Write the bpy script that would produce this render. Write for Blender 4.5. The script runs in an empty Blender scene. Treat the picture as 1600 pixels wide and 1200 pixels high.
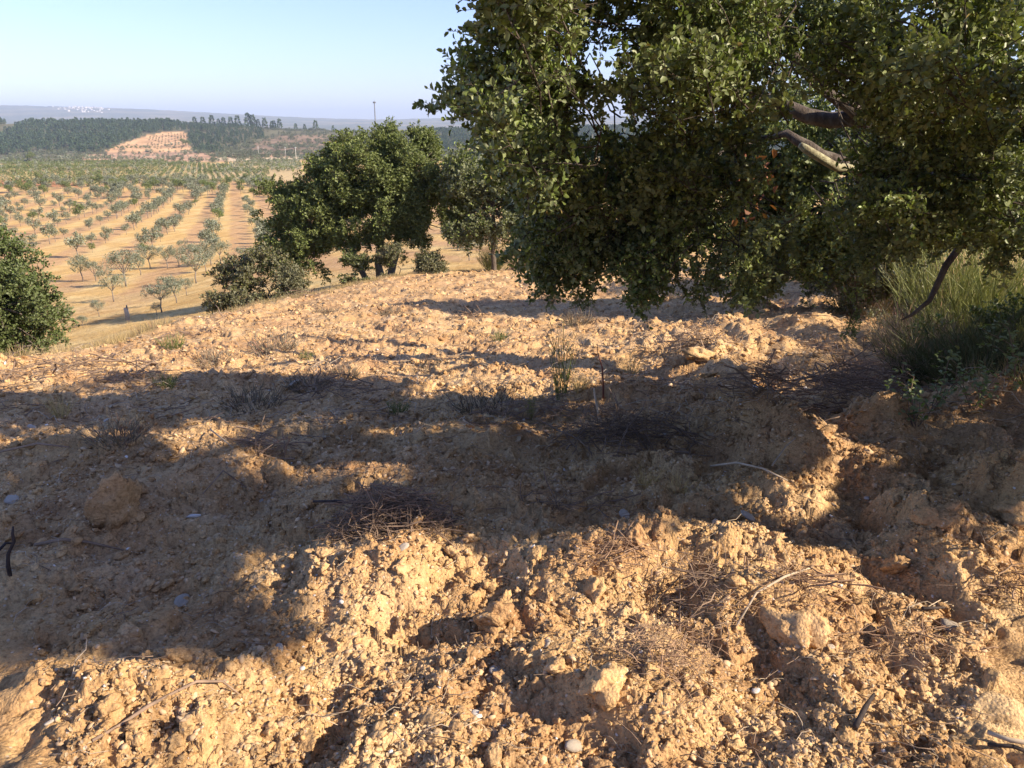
import bpy, math, random
import numpy as np
from mathutils import Vector, Matrix, Euler

# ------------------------------------------------------------------ camera, world, sun
SC = bpy.context.scene
COL = SC.collection
F = 1202.0                       # focal length in pixels of the 1600 px wide photograph
PITCH = math.radians(18.6)
CAMZ = 1.6
cam_d = bpy.data.cameras.new('camera'); cam = bpy.data.objects.new('camera', cam_d); COL.objects.link(cam)
cam.location = (0, 0, CAMZ); cam.rotation_euler = (math.radians(90) - PITCH, 0, 0)
cam_d.sensor_width = 36.0; cam_d.lens = 36.0 * F / 1600; cam_d.clip_start = 0.05; cam_d.clip_end = 60000
SC.camera = cam

SUN_EL = math.radians(31.0)
SUN_XY = Vector((1.0, -0.38, 0)).normalized()
SUN = Vector((SUN_XY.x * math.cos(SUN_EL), SUN_XY.y * math.cos(SUN_EL), math.sin(SUN_EL)))
world = bpy.data.worlds.new('World'); SC.world = world; world.use_nodes = True
wn = world.node_tree; bg = wn.nodes['Background']
sky = wn.nodes.new('ShaderNodeTexSky'); sky.sky_type = 'NISHITA'; sky.sun_disc = False
sky.sun_elevation = SUN_EL; sky.sun_rotation = math.atan2(SUN.x, SUN.y)
sky.altitude = 500; sky.air_density = 1.0; sky.dust_density = 0.7; sky.ozone_density = 4.0
tint = wn.nodes.new('ShaderNodeMix'); tint.data_type = 'RGBA'; tint.blend_type = 'MULTIPLY'; tint.inputs[0].default_value = 1.0; tint.inputs[7].default_value = (0.90, 0.82, 1.0, 1)
hs = wn.nodes.new('ShaderNodeHueSaturation'); hs.inputs['Saturation'].default_value = 0.98
wn.links.new(sky.outputs[0], hs.inputs['Color']); wn.links.new(hs.outputs[0], tint.inputs[6]); wn.links.new(tint.outputs[2], bg.inputs[0]); bg.inputs[1].default_value = 0.115
sun_d = bpy.data.lights.new('sun', 'SUN'); sun = bpy.data.objects.new('sun', sun_d); COL.objects.link(sun)
sun_d.energy = 5.0; sun_d.angle = math.radians(0.6); sun_d.color = (1.0, 0.84, 0.64)
sun.rotation_euler = SUN.to_track_quat('Z', 'Y').to_euler(); sun.location = (30, 0, 30)
vs = SC.view_settings
vs.view_transform = 'Standard'; vs.look = 'None'; vs.exposure = 1.15; vs.gamma = 1.0; vs.use_curve_mapping = False
SC.cycles.max_bounces = 8; SC.cycles.diffuse_bounces = 3; SC.cycles.transparent_max_bounces = 8
SC.cycles.volume_bounces = 0
SC.cycles.use_adaptive_sampling = True
try: SC.cycles.use_denoising = True
except Exception: pass

RNG = np.random.default_rng(7)
random.seed(7)

# ------------------------------------------------------------------ noise
def _h(ix, iy, s):
    n = (ix.astype(np.int64) * 374761393 + iy.astype(np.int64) * 668265263 + s * 974634777) & 0xFFFFFFFF
    n = ((n ^ (n >> 13)) * 1274126177) & 0xFFFFFFFF
    n = n ^ (n >> 16)
    return (n & 0xFFFFFF) / float(0xFFFFFF)
def pnoise(x, y, s=0):
    x0 = np.floor(x); y0 = np.floor(y); fx = x - x0; fy = y - y0
    ux = fx * fx * fx * (fx * (fx * 6 - 15) + 10); uy = fy * fy * fy * (fy * (fy * 6 - 15) + 10)
    def g(dx, dy):
        a = _h(x0 + dx, y0 + dy, s) * 2 * math.pi
        return np.cos(a) * (fx - dx) + np.sin(a) * (fy - dy)
    a = g(0, 0); b = g(1, 0); c = g(0, 1); d = g(1, 1)
    return ((a + (b - a) * ux) + ((c + (d - c) * ux) - (a + (b - a) * ux)) * uy) * 1.5
def fbm(x, y, o=4, s=0):
    r = 0; a = 1.0; n = 0
    for i in range(o):
        r = r + a * pnoise(x * 2 ** i + 17.3 * i, y * 2 ** i - 9.1 * i, s + i); n += a; a *= 0.5
    return r / n
def cells(x, y, s=0):
    """rounded lumps: returns dome height 0..1 and random per cell"""
    x0 = np.floor(x); y0 = np.floor(y); best = np.full(x.shape, 9.0); rid = np.zeros(x.shape); sec = np.full(x.shape, 9.0)
    for dx in (-1, 0, 1):
        for dy in (-1, 0, 1):
            cx = x0 + dx; cy = y0 + dy
            px = cx + _h(cx, cy, s); py = cy + _h(cx, cy, s + 31)
            d = (px - x) ** 2 + (py - y) ** 2
            m = d < best
            sec = np.where(m, best, np.minimum(sec, d)); rid = np.where(m, _h(cx, cy, s + 57), rid); best = np.where(m, d, best)
    return np.sqrt(best), np.sqrt(sec), rid
def sstep(a, b, x):
    t = np.clip((x - a) / (b - a), 0, 1); return t * t * (3 - 2 * t)

# ------------------------------------------------------------------ projection helpers
CP, SP = math.cos(PITCH), math.sin(PITCH)
def slope(py):                                   # z/y of the ray through image row py
    v = 600 - py
    return (v * CP - F * SP) / (F * CP + v * SP)
def proj(x, y, z):
    zz = z - CAMZ
    f = y * CP - zz * SP; u = y * SP + zz * CP
    f = np.where(np.abs(f) < 1e-6, 1e-6, f)
    px = 800 + F * x / f; py = 600 - F * u / f
    return np.where(f > 0.05, px, -99999), np.where(f > 0.05, py, -99999)
def inpoly(px, py, poly):
    px = np.asarray(px, float); py = np.asarray(py, float); r = np.zeros(px.shape, bool); n = len(poly)
    for i in range(n):
        x1, y1 = poly[i]; x2, y2 = poly[(i + 1) % n]
        if y1 == y2: continue
        c = ((y1 > py) != (y2 > py)) & (px < (x2 - x1) * (py - y1) / (y2 - y1) + x1)
        r ^= c
    return r

# ------------------------------------------------------------------ the shape of the land
FARP = [(900, 243), (1100, 220), (1330, 200), (1500, 206), (2200, 212), (4000, 205), (6000, 192), (8500, 180), (12000, 190), (16000, 205)]
def prof(edge, mids, far):
    pts = [(0.3, None), (1, None), (2, None), (4, None), (6, None)] + [(d, None) for d in (8, 10, 12, 14, 17, 20, 23, 26) if d < edge * 0.97]
    out = [(d, -0.12 * d) for d, _ in pts]
    for d, p in mids + far: out.append((d, CAMZ + d * slope(p)))
    return out
mid_far = [(110, 378), (150, 352), (190, 332), (250, 304), (330, 283), (420, 266), (550, 255), (700, 249)]
PROF = [
 (-0.70, prof(8.7, [(8.7, 566), (15, 580), (25, 545), (40, 492), (60, 447), (85, 407)] + mid_far, [(900, 247), (1100, 222), (1330, 189), (1500, 205), (2200, 212), (4000, 205), (6000, 188), (8500, 160), (12000, 170), (16000, 190)])),
 (-0.455, prof(12.5, [(12.5, 507), (16, 512), (25, 500), (35, 482), (50, 456), (60, 441), (85, 407)] + mid_far, [(900, 241), (1100, 214), (1330, 189), (1500, 203), (2200, 212), (4000, 205), (6000, 188), (8500, 168), (12000, 182), (16000, 200)])),
 (-0.29, prof(16.5, [(16.5, 466), (21, 470), (30, 457), (45, 434), (60, 418), (85, 393)] + mid_far, [(900, 238), (1100, 216), (1330, 199), (1500, 206), (2200, 212), (4000, 208), (6000, 195), (8500, 181), (12000, 190), (16000, 205)])),
 (-0.167, prof(24, [(24, 434), (30, 433), (45, 417), (60, 402), (85, 383), (110, 366), (150, 344), (190, 326), (250, 300), (330, 280), (420, 264), (550, 255), (700, 249)], [(900, 240), (1100, 224), (1330, 205), (1500, 212), (2200, 215), (4000, 208), (6000, 197), (8500, 187), (12000, 195), (16000, 207)])),
 (0.0, prof(28, [(28, 421), (35, 415), (45, 406), (60, 392), (85, 372), (110, 355), (150, 335), (190, 316), (250, 292), (330, 275), (420, 262), (550, 252), (700, 244)], FARP)),
 (0.40, prof(28, [(28, 421), (35, 418), (45, 414), (60, 404), (85, 380), (110, 360), (150, 335), (190, 316), (250, 292), (330, 270), (420, 255), (550, 245), (700, 238)], FARP)),
 (0.75, prof(28, [(28, 421), (35, 418), (45, 412), (60, 400), (85, 378), (110, 358), (150, 335), (190, 316), (250, 292), (330, 270), (420, 255), (550, 245), (700, 238)], FARP)),
]
TA = np.radians(np.linspace(-180, 180, 361))
TR = np.exp(np.linspace(math.log(0.3), math.log(16000), 420))
def _build_table():
    ts = np.array([p[0] for p in PROF]); LR = np.log(TR)
    M = np.zeros((len(TA), len(TR)))
    for i, a in enumerate(TA):
        aa = float(np.clip(a, math.atan(-0.72), math.atan(0.75)))
        t = math.tan(aa); d = TR * math.cos(aa)
        zs = np.array([np.interp(np.log(d), np.log([q[0] for q in p[1]]), [q[1] for q in p[1]]) for p in PROF])
        zz = np.array([np.interp(t, ts, zs[:, k]) for k in range(len(TR))])
        y = TR * math.cos(a)
        side = -0.12 * 45 * np.tanh(y / 45)
        w = sstep(math.radians(46), math.radians(80), abs(a))
        near = -0.12 * y
        wn_ = sstep(5.0, 9.0, TR) if a < 0 else sstep(20, 28, TR)
        base = zz * (1 - w) + side * w
        M[i] = near * (1 - wn_) + base * wn_ if abs(a) > math.radians(36) else base
    k = np.array([1, 4, 6, 4, 1.]); k /= k.sum()
    for _ in range(3):
        M = np.apply_along_axis(lambda r: np.convolve(np.pad(r, 2, 'edge'), k, 'valid'), 1, M)
    for _ in range(4):
        M = np.apply_along_axis(lambda r: np.convolve(np.pad(r, 2, 'wrap'), k, 'valid'), 0, M)
    return M
MT = _build_table()
def macro(x, y):
    x = np.asarray(x, float); y = np.asarray(y, float)
    a = np.arctan2(x, y); r = np.clip(np.hypot(x, y), 0.3001, 15990)
    fa = (a + math.pi) / (2 * math.pi) * (len(TA) - 1); fr = (np.log(r) - math.log(0.3)) / (math.log(16000) - math.log(0.3)) * (len(TR) - 1)
    i = np.clip(np.floor(fa).astype(int), 0, len(TA) - 2); j = np.clip(np.floor(fr).astype(int), 0, len(TR) - 2)
    u = fa - i; v = fr - j
    return (MT[i, j] * (1 - u) * (1 - v) + MT[i + 1, j] * u * (1 - v) + MT[i, j + 1] * (1 - u) * v + MT[i + 1, j + 1] * u * v)

EY = [-50, 0, 8.7, 13.4, 16.7, 21.6, 26, 28, 29.5]; EX = [-7.5, -6.4, -6.05, -5.4, -4.8, -4.35, -2.2, 0, 3]
RY = [-50, 0, 5.9, 7.4, 10, 13.6, 27, 40]; RX = [4.0, 4.1, 4.2, 4.3, 5.4, 6.7, 10, 14]
def fieldmask(x, y):
    l = x - np.interp(y, EY, EX); r = np.interp(y, RY, RX) - x; f = 29.0 - y + 0.0 * x
    wob = pnoise(x * 0.8, y * 0.8, 5) * 0.4
    return sstep(-0.5, 0.5, l + wob) * sstep(-0.5, 0.5, r + wob) * sstep(-1.0, 1.0, f + wob * 2)
# hand-placed mounds and hollows: image column, row -> half widths across/along, height
BUMPS = [(560, 905, .35, .22, .10), (700, 885, .30, .2, .12), (900, 895, .33, .25, .17), (990, 880, .22, .2, .12), (1120, 900, .35, .2, .12), (1230, 905, .3, .2, .11),
         (780, 985, .16, .14, .10), (1230, 975, .28, .16, .12), (930, 1080, .22, .18, .13), (1010, 1120, .18, .15, .05), (690, 1000, .14, .09, -.14),
         (1390, 690, .40, .40, .26), (1240, 720, .36, .5, .24), (1130, 680, .45, .45, .2), (1010, 640, .55, .5, .2), (1555, 680, .55, .6, .34), (1590, 830, .26, .34, .20),
         (1440, 860, .25, .3, .12), (1340, 790, .35, .4, -.09), (1300, 700, .25, .3, -.08), (190, 800, .5, .4, .04), (300, 740, .6, .3, .08), (560, 770, .5, .3, .08), 
         (90, 740, .7, .3, .09), (270, 690, .5, .3, .10), (420, 790, .35, .2, -.08), (350, 980, .7, .35, -.07), (800, 820, .5, .35, .05), (720, 690, .9, .4, .10),
         (1100, 550, .7, .6, .22), (1180, 560, .6, .8, .18), (1220, 500, .6, 1.0, .18), (1020, 560, .5, .4, .14), (1330, 560, .5, 1.2, -.1), (1270, 600, .4, .5, .16),
         (300, 1100, .4, .2, .06), (480, 1100, .14, .1, -.05), (120, 1110, .35, .2, .05), (1480, 930, .3, .3, .13), (640, 830, .5, .25, .06), (1050, 1010, .2, .25, .04)]
BW = []
for (u, v, a, b, h) in BUMPS:
    s = slope(v); d = CAMZ / (-s - 0.12); fx = (u - 800) / (F * CP + (600 - v) * SP) * d
    BW.append((fx, d, a, b, h))
def _w(u, v):
    s = slope(v); d = CAMZ / (-s - 0.12); return ((u - 800) / (F * CP + (600 - v) * SP) * d, d)
for line, rad, h in ([[(1370, 930), (1350, 850), (1330, 760), (1280, 690), (1205, 610), (1195, 540), (1230, 470)], .17, -.075], [[(1470, 900), (1420, 800), (1390, 700), (1300, 610), (1290, 540), (1280, 480)], .17, .07],
                     [[(1230, 830), (1240, 740), (1170, 670), (1110, 600), (1130, 530), (1185, 465)], .20, .08], [[(1600, 960), (1590, 860), (1560, 760), (1520, 690)], .2, .10],
                     [[(60, 1190), (330, 1080), (560, 960), (700, 900)], .12, .05], [[(430, 1190), (640, 1040), (760, 960), (830, 900)], .10, -.025], [[(1100, 1190), (1180, 1080), (1230, 990), (1290, 920)], .10, -.03]):
    wp = [_w(*q) for q in line]
    for (a, b) in zip(wp[:-1], wp[1:]):
        L = math.hypot(a[0] - b[0], a[1] - b[1]); n_ = max(1, int(L / (rad * 1.3)))
        for i in range(n_):
            t = i / n_; rr = rad * (1 + .25 * math.sin(i * 2.1 + a[0] * 5)); BW.append((a[0] + (b[0] - a[0]) * t + .05 * math.sin(i * 1.7 + a[1]), a[1] + (b[1] - a[1]) * t, rr, rr, h * (.75 + .3 * math.sin(i * 3.3 + a[1] * 3))))
def detail(x, y, fine=True):
    x = np.asarray(x, float); y = np.asarray(y, float)
    m = fieldmask(x, y); r = np.hypot(x, y)
    wx = fbm(x * 1.3, y * 1.3, 3, 40) * 0.35; wy = fbm(x * 1.3 + 50, y * 1.3, 3, 44) * 0.35
    X = x + wx; Y = y + wy
    rightw = sstep(0.3, 2.2, x - 0.08 * y)
    fur = pnoise(X * 1.25 - 0.07 * Y, Y * 0.33, 3)
    h = (0.05 + 0.10 * rightw) * fur
    h += 0.05 * fbm(X * 0.9, Y * 0.9, 3, 9)
    rid = 1 - np.abs(pnoise(X * 1.9, Y * 1.3, 12)) * 2
    h += (0.022 + 0.035 * rightw) * rid
    for (bx, by, a, b, bh) in BW:
        if x.size > 5000:
            k = (np.abs(X - bx) < 2.6 * a + .3) & (np.abs(Y - by) < 2.6 * b)
            q = ((X[k] - bx - wx[k] * .5) / a) ** 2 + ((Y[k] - by) / b) ** 2; h[k] += 1.05 * bh * np.exp(-q * 0.9)
        else:
            q = ((X - bx - wx * .5) / a) ** 2 + ((Y - by) / b) ** 2; h += 1.05 * bh * np.exp(-q * 0.9)
    rough = 0.45 + 0.75 * sstep(-0.25, 0.35, fbm(x * 0.7, y * 0.7, 2, 77))
    if fine:
        for fr, am, s in ((3.2, .056, 101), (7.5, .026, 102), (17, .016, 103), (38, .0070, 104), (80, .0032, 105)):
            if fr < 30: jx, jy = fbm(x * fr * 1.2, y * fr * 1.2, 2, s + 9) * .9, fbm(x * fr * 1.2 + 9, y * fr * 1.2, 2, s + 19) * .9
            else: jx = jy = 0
            d1, d2, rid_ = cells(x * fr + jx, y * fr + jy, s)
            dome = np.sqrt(np.clip(1 - (d1 * 1.05) ** 2, 0, 1)) * (0.15 + rid_ ** 1.7)
            gate = sstep(0.15, 0.55, rid_ * 0.6 + 0.4 * rough) if fr < 10 else rough
            h += am * dome * gate * (1.15 if fr < 10 else 1.0)
        h += 0.020 * fbm(x * 12, y * 12, 5, 60) * rough + 0.035 * (0.5 - np.abs(fbm(x * 4.5, y * 4.5, 4, 65)) * 2) * rough
        h += 0.02 * np.abs(pnoise(x * 6.0, y * 6.0, 61)) * -1 * rough
    far = sstep(26, 60, r)
    out = m * h * (1 - far)
    g = (1 - m) * (1 - sstep(45, 90, r)) * (0.09 * fbm(x * 0.7, y * 0.7, 4, 21) + 0.012 * fbm(x * 9, y * 9, 3, 23))
    berm = np.exp(-((x - np.interp(y, EY, EX)) / 0.5) ** 2) * 0.07 * (1 - far)
    big = sstep(60, 200, r) * fbm(x / 90, y / 90, 4, 33) * np.clip(r * 0.004, 0, 9) 
    rb = sstep(0.2, 1.6, x - np.interp(y, RY, RX)) * 0.22 * (1 - far)
    return out + g + berm + big + rb
def gz(x, y): return macro(x, y) + detail(x, y)
def gzs(x, y): return float(gz(np.array([x]), np.array([y]))[0])
_D = np.exp(np.linspace(math.log(0.9), math.log(14000), 2500))
def at(u, v, dmin=0.9):
    """ground point seen at image column u, row v"""
    k = (u - 800) / (F * CP + (600 - v) * SP); s = slope(v)
    D = _D[_D >= dmin]
    H = gz(D * k, D); Z = CAMZ + D * s
    i = np.argmax(Z < H)
    if not (Z < H).any(): i = len(D) - 1
    d = D[i] if i == 0 else (D[i - 1] + D[i]) / 2
    return Vector((d * k, d, gzs(d * k, d)))
def at_d(u, d, vguess=430):
    k = (u - 800) / (F * CP + (600 - vguess) * SP)
    return Vector((d * k, d, gzs(d * k, d)))

# ------------------------------------------------------------------ material helpers
def mat(name):
    m = bpy.data.materials.new(name); m.use_nodes = True; nt = m.node_tree
    for n in list(nt.nodes): nt.nodes.remove(n)
    out = nt.nodes.new('ShaderNodeOutputMaterial'); return m, nt, out
def N(nt, t, **kw):
    n = nt.nodes.new(t)
    for k, v in kw.items():
        if k in n.inputs.keys(): n.inputs[k].default_value = v
        else: setattr(n, k, v)
    return n
def ramp(nt, fac, stops, link=None):
    r = nt.nodes.new('ShaderNodeValToRGB'); e = r.color_ramp.elements
    while len(e) < len(stops): e.new(0.5)
    for q, (p, c) in zip(e, stops): q.position = p; q.color = (*c, 1)
    nt.links.new(fac, r.inputs[0]); return r
def mixc(nt, f, a, b, mode='MIX'):
    m = nt.nodes.new('ShaderNodeMix'); m.data_type = 'RGBA'; m.blend_type = mode
    for sock, v in ((m.inputs[0], f), (m.inputs[6], a), (m.inputs[7], b)):
        if isinstance(v, (int, float)): sock.default_value = v
        elif isinstance(v, tuple): sock.default_value = (*v, 1)
        else: nt.links.new(v, sock)
    return m.outputs[2]
def leaf_mat(name, top, under, dry, dryness=0.02, trans=0.25, rough=0.5, vary=0.35):
    m, nt, out = mat(name)
    geo = N(nt, 'ShaderNodeNewGeometry'); oi = N(nt, 'ShaderNodeObjectInfo')
    t2 = tuple(c * (1 - vary) for c in top); t3 = tuple(min(1, c * (1 + vary * 1.3)) for c in top)
    r1 = ramp(nt, geo.outputs['Random Per Island'], [(0.0, t2), (0.5, top), (1 - dryness - .01, t3), (1 - dryness, dry)])
    nz = N(nt, 'ShaderNodeTexNoise', Scale=1.1); nt.links.new(geo.outputs['Position'], nz.inputs['Vector'])
    hsv = N(nt, 'ShaderNodeHueSaturation'); nt.links.new(r1.outputs[0], hsv.inputs['Color'])
    mr = N(nt, 'ShaderNodeMapRange'); mr.inputs['To Min'].default_value = 0.72; mr.inputs['To Max'].default_value = 1.32
    nt.links.new(oi.outputs['Random'], mr.inputs['Value']); nt.links.new(mr.outputs[0], hsv.inputs['Value'])
    mh = N(nt, 'ShaderNodeMapRange'); mh.inputs['From Min'].default_value = .3; mh.inputs['From Max'].default_value = .7; mh.inputs['To Min'].default_value = 0.485; mh.inputs['To Max'].default_value = 0.51
    nt.links.new(nz.outputs[0], mh.inputs['Value']); nt.links.new(mh.outputs[0], hsv.inputs['Hue'])
    c = mixc(nt, geo.outputs['Backfacing'], hsv.outputs[0], under)
    p = N(nt, 'ShaderNodeBsdfPrincipled', Roughness=rough); nt.links.new(c, p.inputs['Base Color'])
    p.inputs['Specular IOR Level'].default_value = 0.3
    tr = N(nt, 'ShaderNodeBsdfTranslucent'); 
    cc = mixc(nt, 1.0, c, (1.0, 1.0, 0.45), 'MULTIPLY'); nt.links.new(cc, tr.inputs[0])
    ms = N(nt, 'ShaderNodeMixShader'); ms.inputs[0].default_value = trans
    nt.links.new(p.outputs[0], ms.inputs[1]); nt.links.new(tr.outputs[0], ms.inputs[2]); nt.links.new(ms.outputs[0], out.inputs[0])
    return m
def simple_mat(name, c1, c2, scale=20, rough=0.85, bump=0.0, vary_obj=0.0, c3=None, stretch=None):
    m, nt, out = mat(name)
    tc = N(nt, 'ShaderNodeTexCoord'); mp = N(nt, 'ShaderNodeMapping'); nt.links.new(tc.outputs['Object'], mp.inputs[0])
    if stretch: mp.inputs['Scale'].default_value = stretch
    nz = N(nt, 'ShaderNodeTexNoise', Scale=scale, Detail=6.0, Roughness=0.65); nt.links.new(mp.outputs[0], nz.inputs['Vector'])
    st = [(0.3, c1), (0.7, c2)] if c3 is None else [(0.28, c1), (0.52, c2), (0.72, c3)]
    r = ramp(nt, nz.outputs[0], st); c = r.outputs[0]
    if vary_obj:
        oi = N(nt, 'ShaderNodeObjectInfo'); mr = N(nt, 'ShaderNodeMapRange'); mr.inputs['To Min'].default_value = 1 - vary_obj; mr.inputs['To Max'].default_value = 1 + vary_obj
        nt.links.new(oi.outputs['Random'], mr.inputs['Value']); h = N(nt, 'ShaderNodeHueSaturation'); nt.links.new(c, h.inputs['Color']); nt.links.new(mr.outputs[0], h.inputs['Value']); c = h.outputs[0]
    p = N(nt, 'ShaderNodeBsdfPrincipled', Roughness=rough); nt.links.new(c, p.inputs['Base Color']); p.inputs['Specular IOR Level'].default_value = 0.2
    if bump:
        b = N(nt, 'ShaderNodeBump', Strength=1.0, Distance=bump); n2 = N(nt, 'ShaderNodeTexNoise', Scale=scale * 3, Detail=8.0, Roughness=0.7); nt.links.new(mp.outputs[0], n2.inputs['Vector'])
        nt.links.new(n2.outputs[0], b.inputs['Height']); nt.links.new(b.outputs[0], p.inputs['Normal'])
    nt.links.new(p.outputs[0], out.inputs[0]); return m

# soil: the same earth for the ploughed ground and for the loose clods
SOIL_A, SOIL_B, SOIL_C, SOIL_D = (.36, .215, .105), (.52, .34, .165), (.62, .44, .245), (.43, .25, .135)
def soil_group():
    g = bpy.data.node_groups.new('soil', 'ShaderNodeTree')
    g.interface.new_socket('Vector', in_out='INPUT', socket_type='NodeSocketVector')
    g.interface.new_socket('Color', in_out='OUTPUT', socket_type='NodeSocketColor')
    g.interface.new_socket('Height', in_out='OUTPUT', socket_type='NodeSocketFloat')
    i = g.nodes.new('NodeGroupInput'); o = g.nodes.new('NodeGroupOutput'); V = i.outputs[0]
    def nz(sc, d=6.0, r=0.6):
        n = N(g, 'ShaderNodeTexNoise', Scale=sc, Detail=d, Roughness=r); g.links.new(V, n.inputs['Vector']); return n.outputs[0]
    base = ramp(g, nz(2.2), [(0.30, SOIL_A), (0.5, SOIL_B), (0.68, SOIL_C)]).outputs[0]
    red = ramp(g, nz(0.9, 4.0), [(0.45, (0, 0, 0)), (0.7, (1, 1, 1))]).outputs[0]
    c = mixc(g, red, base, mixc(g, 0.55, base, SOIL_D))
    fine = ramp(g, nz(45, 8.0, 0.75), [(0.30, (.45, .40, .36)), (0.5, (1, 1, 1)), (0.72, (1.28, 1.28, 1.25))]).outputs[0]
    c = mixc(g, 1.0, c, fine, 'MULTIPLY')
    v = N(g, 'ShaderNodeTexVoronoi', Scale=60.0); g.links.new(V, v.inputs['Vector'])
    spk = ramp(g, v.outputs['Color'], [(0.80, (0, 0, 0)), (0.84, (1, 1, 1))]).outputs[0]
    near = ramp(g, v.outputs['Distance'], [(0.28, (1, 1, 1)), (0.38, (0, 0, 0))]).outputs[0]
    mk = mixc(g, 1.0, spk, near, 'MULTIPLY')
    c = mixc(g, mixc(g, 1.0, mk, (.55, .55, .55), 'MULTIPLY'), c, (.66, .60, .50))
    v3 = N(g, 'ShaderNodeTexVoronoi', Scale=34.0); g.links.new(V, v3.inputs['Vector'])
    dk = ramp(g, v3.outputs['Color'], [(0.70, (0, 0, 0)), (0.75, (1, 1, 1))]).outputs[0]
    nr3 = ramp(g, v3.outputs['Distance'], [(0.14, (1, 1, 1)), (0.30, (0, 0, 0))]).outputs[0]
    c = mixc(g, mixc(g, 1.0, mixc(g, 1.0, dk, nr3, 'MULTIPLY'), (.6, .6, .6), 'MULTIPLY'), c, (.16, .095, .055))
    h1 = nz(28, 10.0, 0.7); 
    v2 = N(g, 'ShaderNodeTexVoronoi', Scale=85.0); g.links.new(V, v2.inputs['Vector'])
    m1 = N(g, 'ShaderNodeMath', operation='MULTIPLY_ADD'); g.links.new(v2.outputs['Distance'], m1.inputs[0]); m1.inputs[1].default_value = -0.45; g.links.new(h1, m1.inputs[2])
    g.links.new(c, o.inputs[0]); g.links.new(m1.outputs[0], o.inputs[1])
    return g
SOILG = soil_group()
def clod_mat():
    m, nt, out = mat('clod earth'); geo = N(nt, 'ShaderNodeNewGeometry'); oi = N(nt, 'ShaderNodeObjectInfo')
    g = nt.nodes.new('ShaderNodeGroup'); g.node_tree = SOILG; nt.links.new(geo.outputs['Position'], g.inputs[0])
    h = N(nt, 'ShaderNodeHueSaturation'); mr = N(nt, 'ShaderNodeMapRange'); mr.inputs['To Min'].default_value = 0.85; mr.inputs['To Max'].default_value = 1.15
    nt.links.new(oi.outputs['Random'], mr.inputs['Value']); nt.links.new(mr.outputs[0], h.inputs['Value']); nt.links.new(g.outputs[0], h.inputs['Color'])
    p = N(nt, 'ShaderNodeBsdfPrincipled', Roughness=0.95); p.inputs['Specular IOR Level'].default_value = 0.1; nt.links.new(h.outputs[0], p.inputs['Base Color'])
    b = N(nt, 'ShaderNodeBump', Strength=1.0, Distance=0.012); nt.links.new(g.outputs[1], b.inputs['Height']); nt.links.new(b.outputs[0], p.inputs['Normal'])
    nt.links.new(p.outputs[0], out.inputs[0]); return m
M = {}
M['clod'] = clod_mat()
M['stone'] = simple_mat('pale stone', (.40, .33, .25), (.62, .56, .48), 30, 0.85, 0.004, 0.2)
M['gravel'] = simple_mat('gravel', (.40, .27, .16), (.60, .44, .27), 60, 0.9, 0, 0.3)
M['white_stone'] = simple_mat('white quartz', (.62, .58, .52), (.80, .77, .72), 50, 0.7, 0.002, 0.1)
M['oak_near'] = leaf_mat('oak leaves near', (.160, .215, .062), (.20, .235, .105), (.26, .20, .08), 0.02, 0.22, 0.42, 0.35)
M['oak_mid'] = leaf_mat('oak leaves', (.130, .170, .042), (.15, .185, .06), (.24, .18, .06), 0.03, 0.22, 0.55)
M['oak_dark'] = leaf_mat('dark oak leaves', (.085, .125, .032), (.11, .14, .05), (.2, .16, .06), 0.02, 0.18, 0.5)
M['oak_pale'] = leaf_mat('young oak leaves', (.16, .205, .06), (.17, .19, .10), (.24, .2, .08), 0.02, 0.28, 0.5)
M['bush'] = leaf_mat('bush leaves', (.15, .165, .06), (.17, .17, .10), (.30, .22, .12), 0.12, 0.22, 0.6)
M['olive'] = leaf_mat('olive leaves', (.135, .155, .085), (.25, .27, .19), (.28, .25, .14), 0.02, 0.2, 0.5)
M['vine'] = leaf_mat('vine leaves', (.115, .150, .045), (.15, .19, .07), (.30, .26, .09), 0.10, 0.3, 0.6)
M['pine'] = leaf_mat('pine needles', (.065, .105, .05), (.07, .11, .06), (.10, .08, .04), 0.02, 0.1, 0.7)
M['scrub'] = leaf_mat('scrub leaves', (.085, .105, .055), (.11, .13, .07), (.2, .14, .09), 0.15, 0.15, 0.7)
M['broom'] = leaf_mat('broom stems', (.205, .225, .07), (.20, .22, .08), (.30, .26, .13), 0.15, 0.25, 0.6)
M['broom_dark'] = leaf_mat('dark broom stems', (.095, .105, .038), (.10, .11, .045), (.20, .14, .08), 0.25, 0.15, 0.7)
M['bramble'] = leaf_mat('bramble leaves', (.15, .22, .06), (.24, .29, .14), (.3, .3, .1), 0.03, 0.35, 0.45)
M['straw'] = leaf_mat('dry grass', (.50, .38, .19), (.48, .37, .19), (.30, .20, .10), 0.15, 0.3, 0.7)
M['dry_twig'] = simple_mat('dry twigs', (.16, .11, .08), (.32, .23, .16), 14, 0.9, 0, 0.2)
M['root'] = simple_mat('root fibre', (.22, .14, .09), (.42, .28, .18), 14, 0.9, 0, 0.2)
M['pale_twig'] = simple_mat('bleached sticks', (.32, .25, .17), (.52, .43, .32), 14, 0.85, 0, 0.2)
M['black_twig'] = simple_mat('charred sticks', (.025, .02, .02), (.07, .055, .05), 30, 0.8)
M['litter'] = leaf_mat('fallen leaves', (.44, .29, .15), (.50, .38, .23), (.16, .10, .06), 0.22, 0.15, 0.6, 0.45)
M['dead_leaf'] = leaf_mat('brown dead leaves', (.26, .105, .05), (.30, .14, .08), (.14, .07, .04), 0.2, 0.3, 0.6)
M['heather'] = leaf_mat('grey dry scrub', (.19, .16, .115), (.2, .17, .12), (.26, .15, .10), 0.3, 0.1, 0.8)
M['bark'] = simple_mat('oak bark', (.045, .034, .027), (.12, .098, .08), 16, 0.95, 0.02, 0, (.20, .185, .15), (1, 1, .35))
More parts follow.
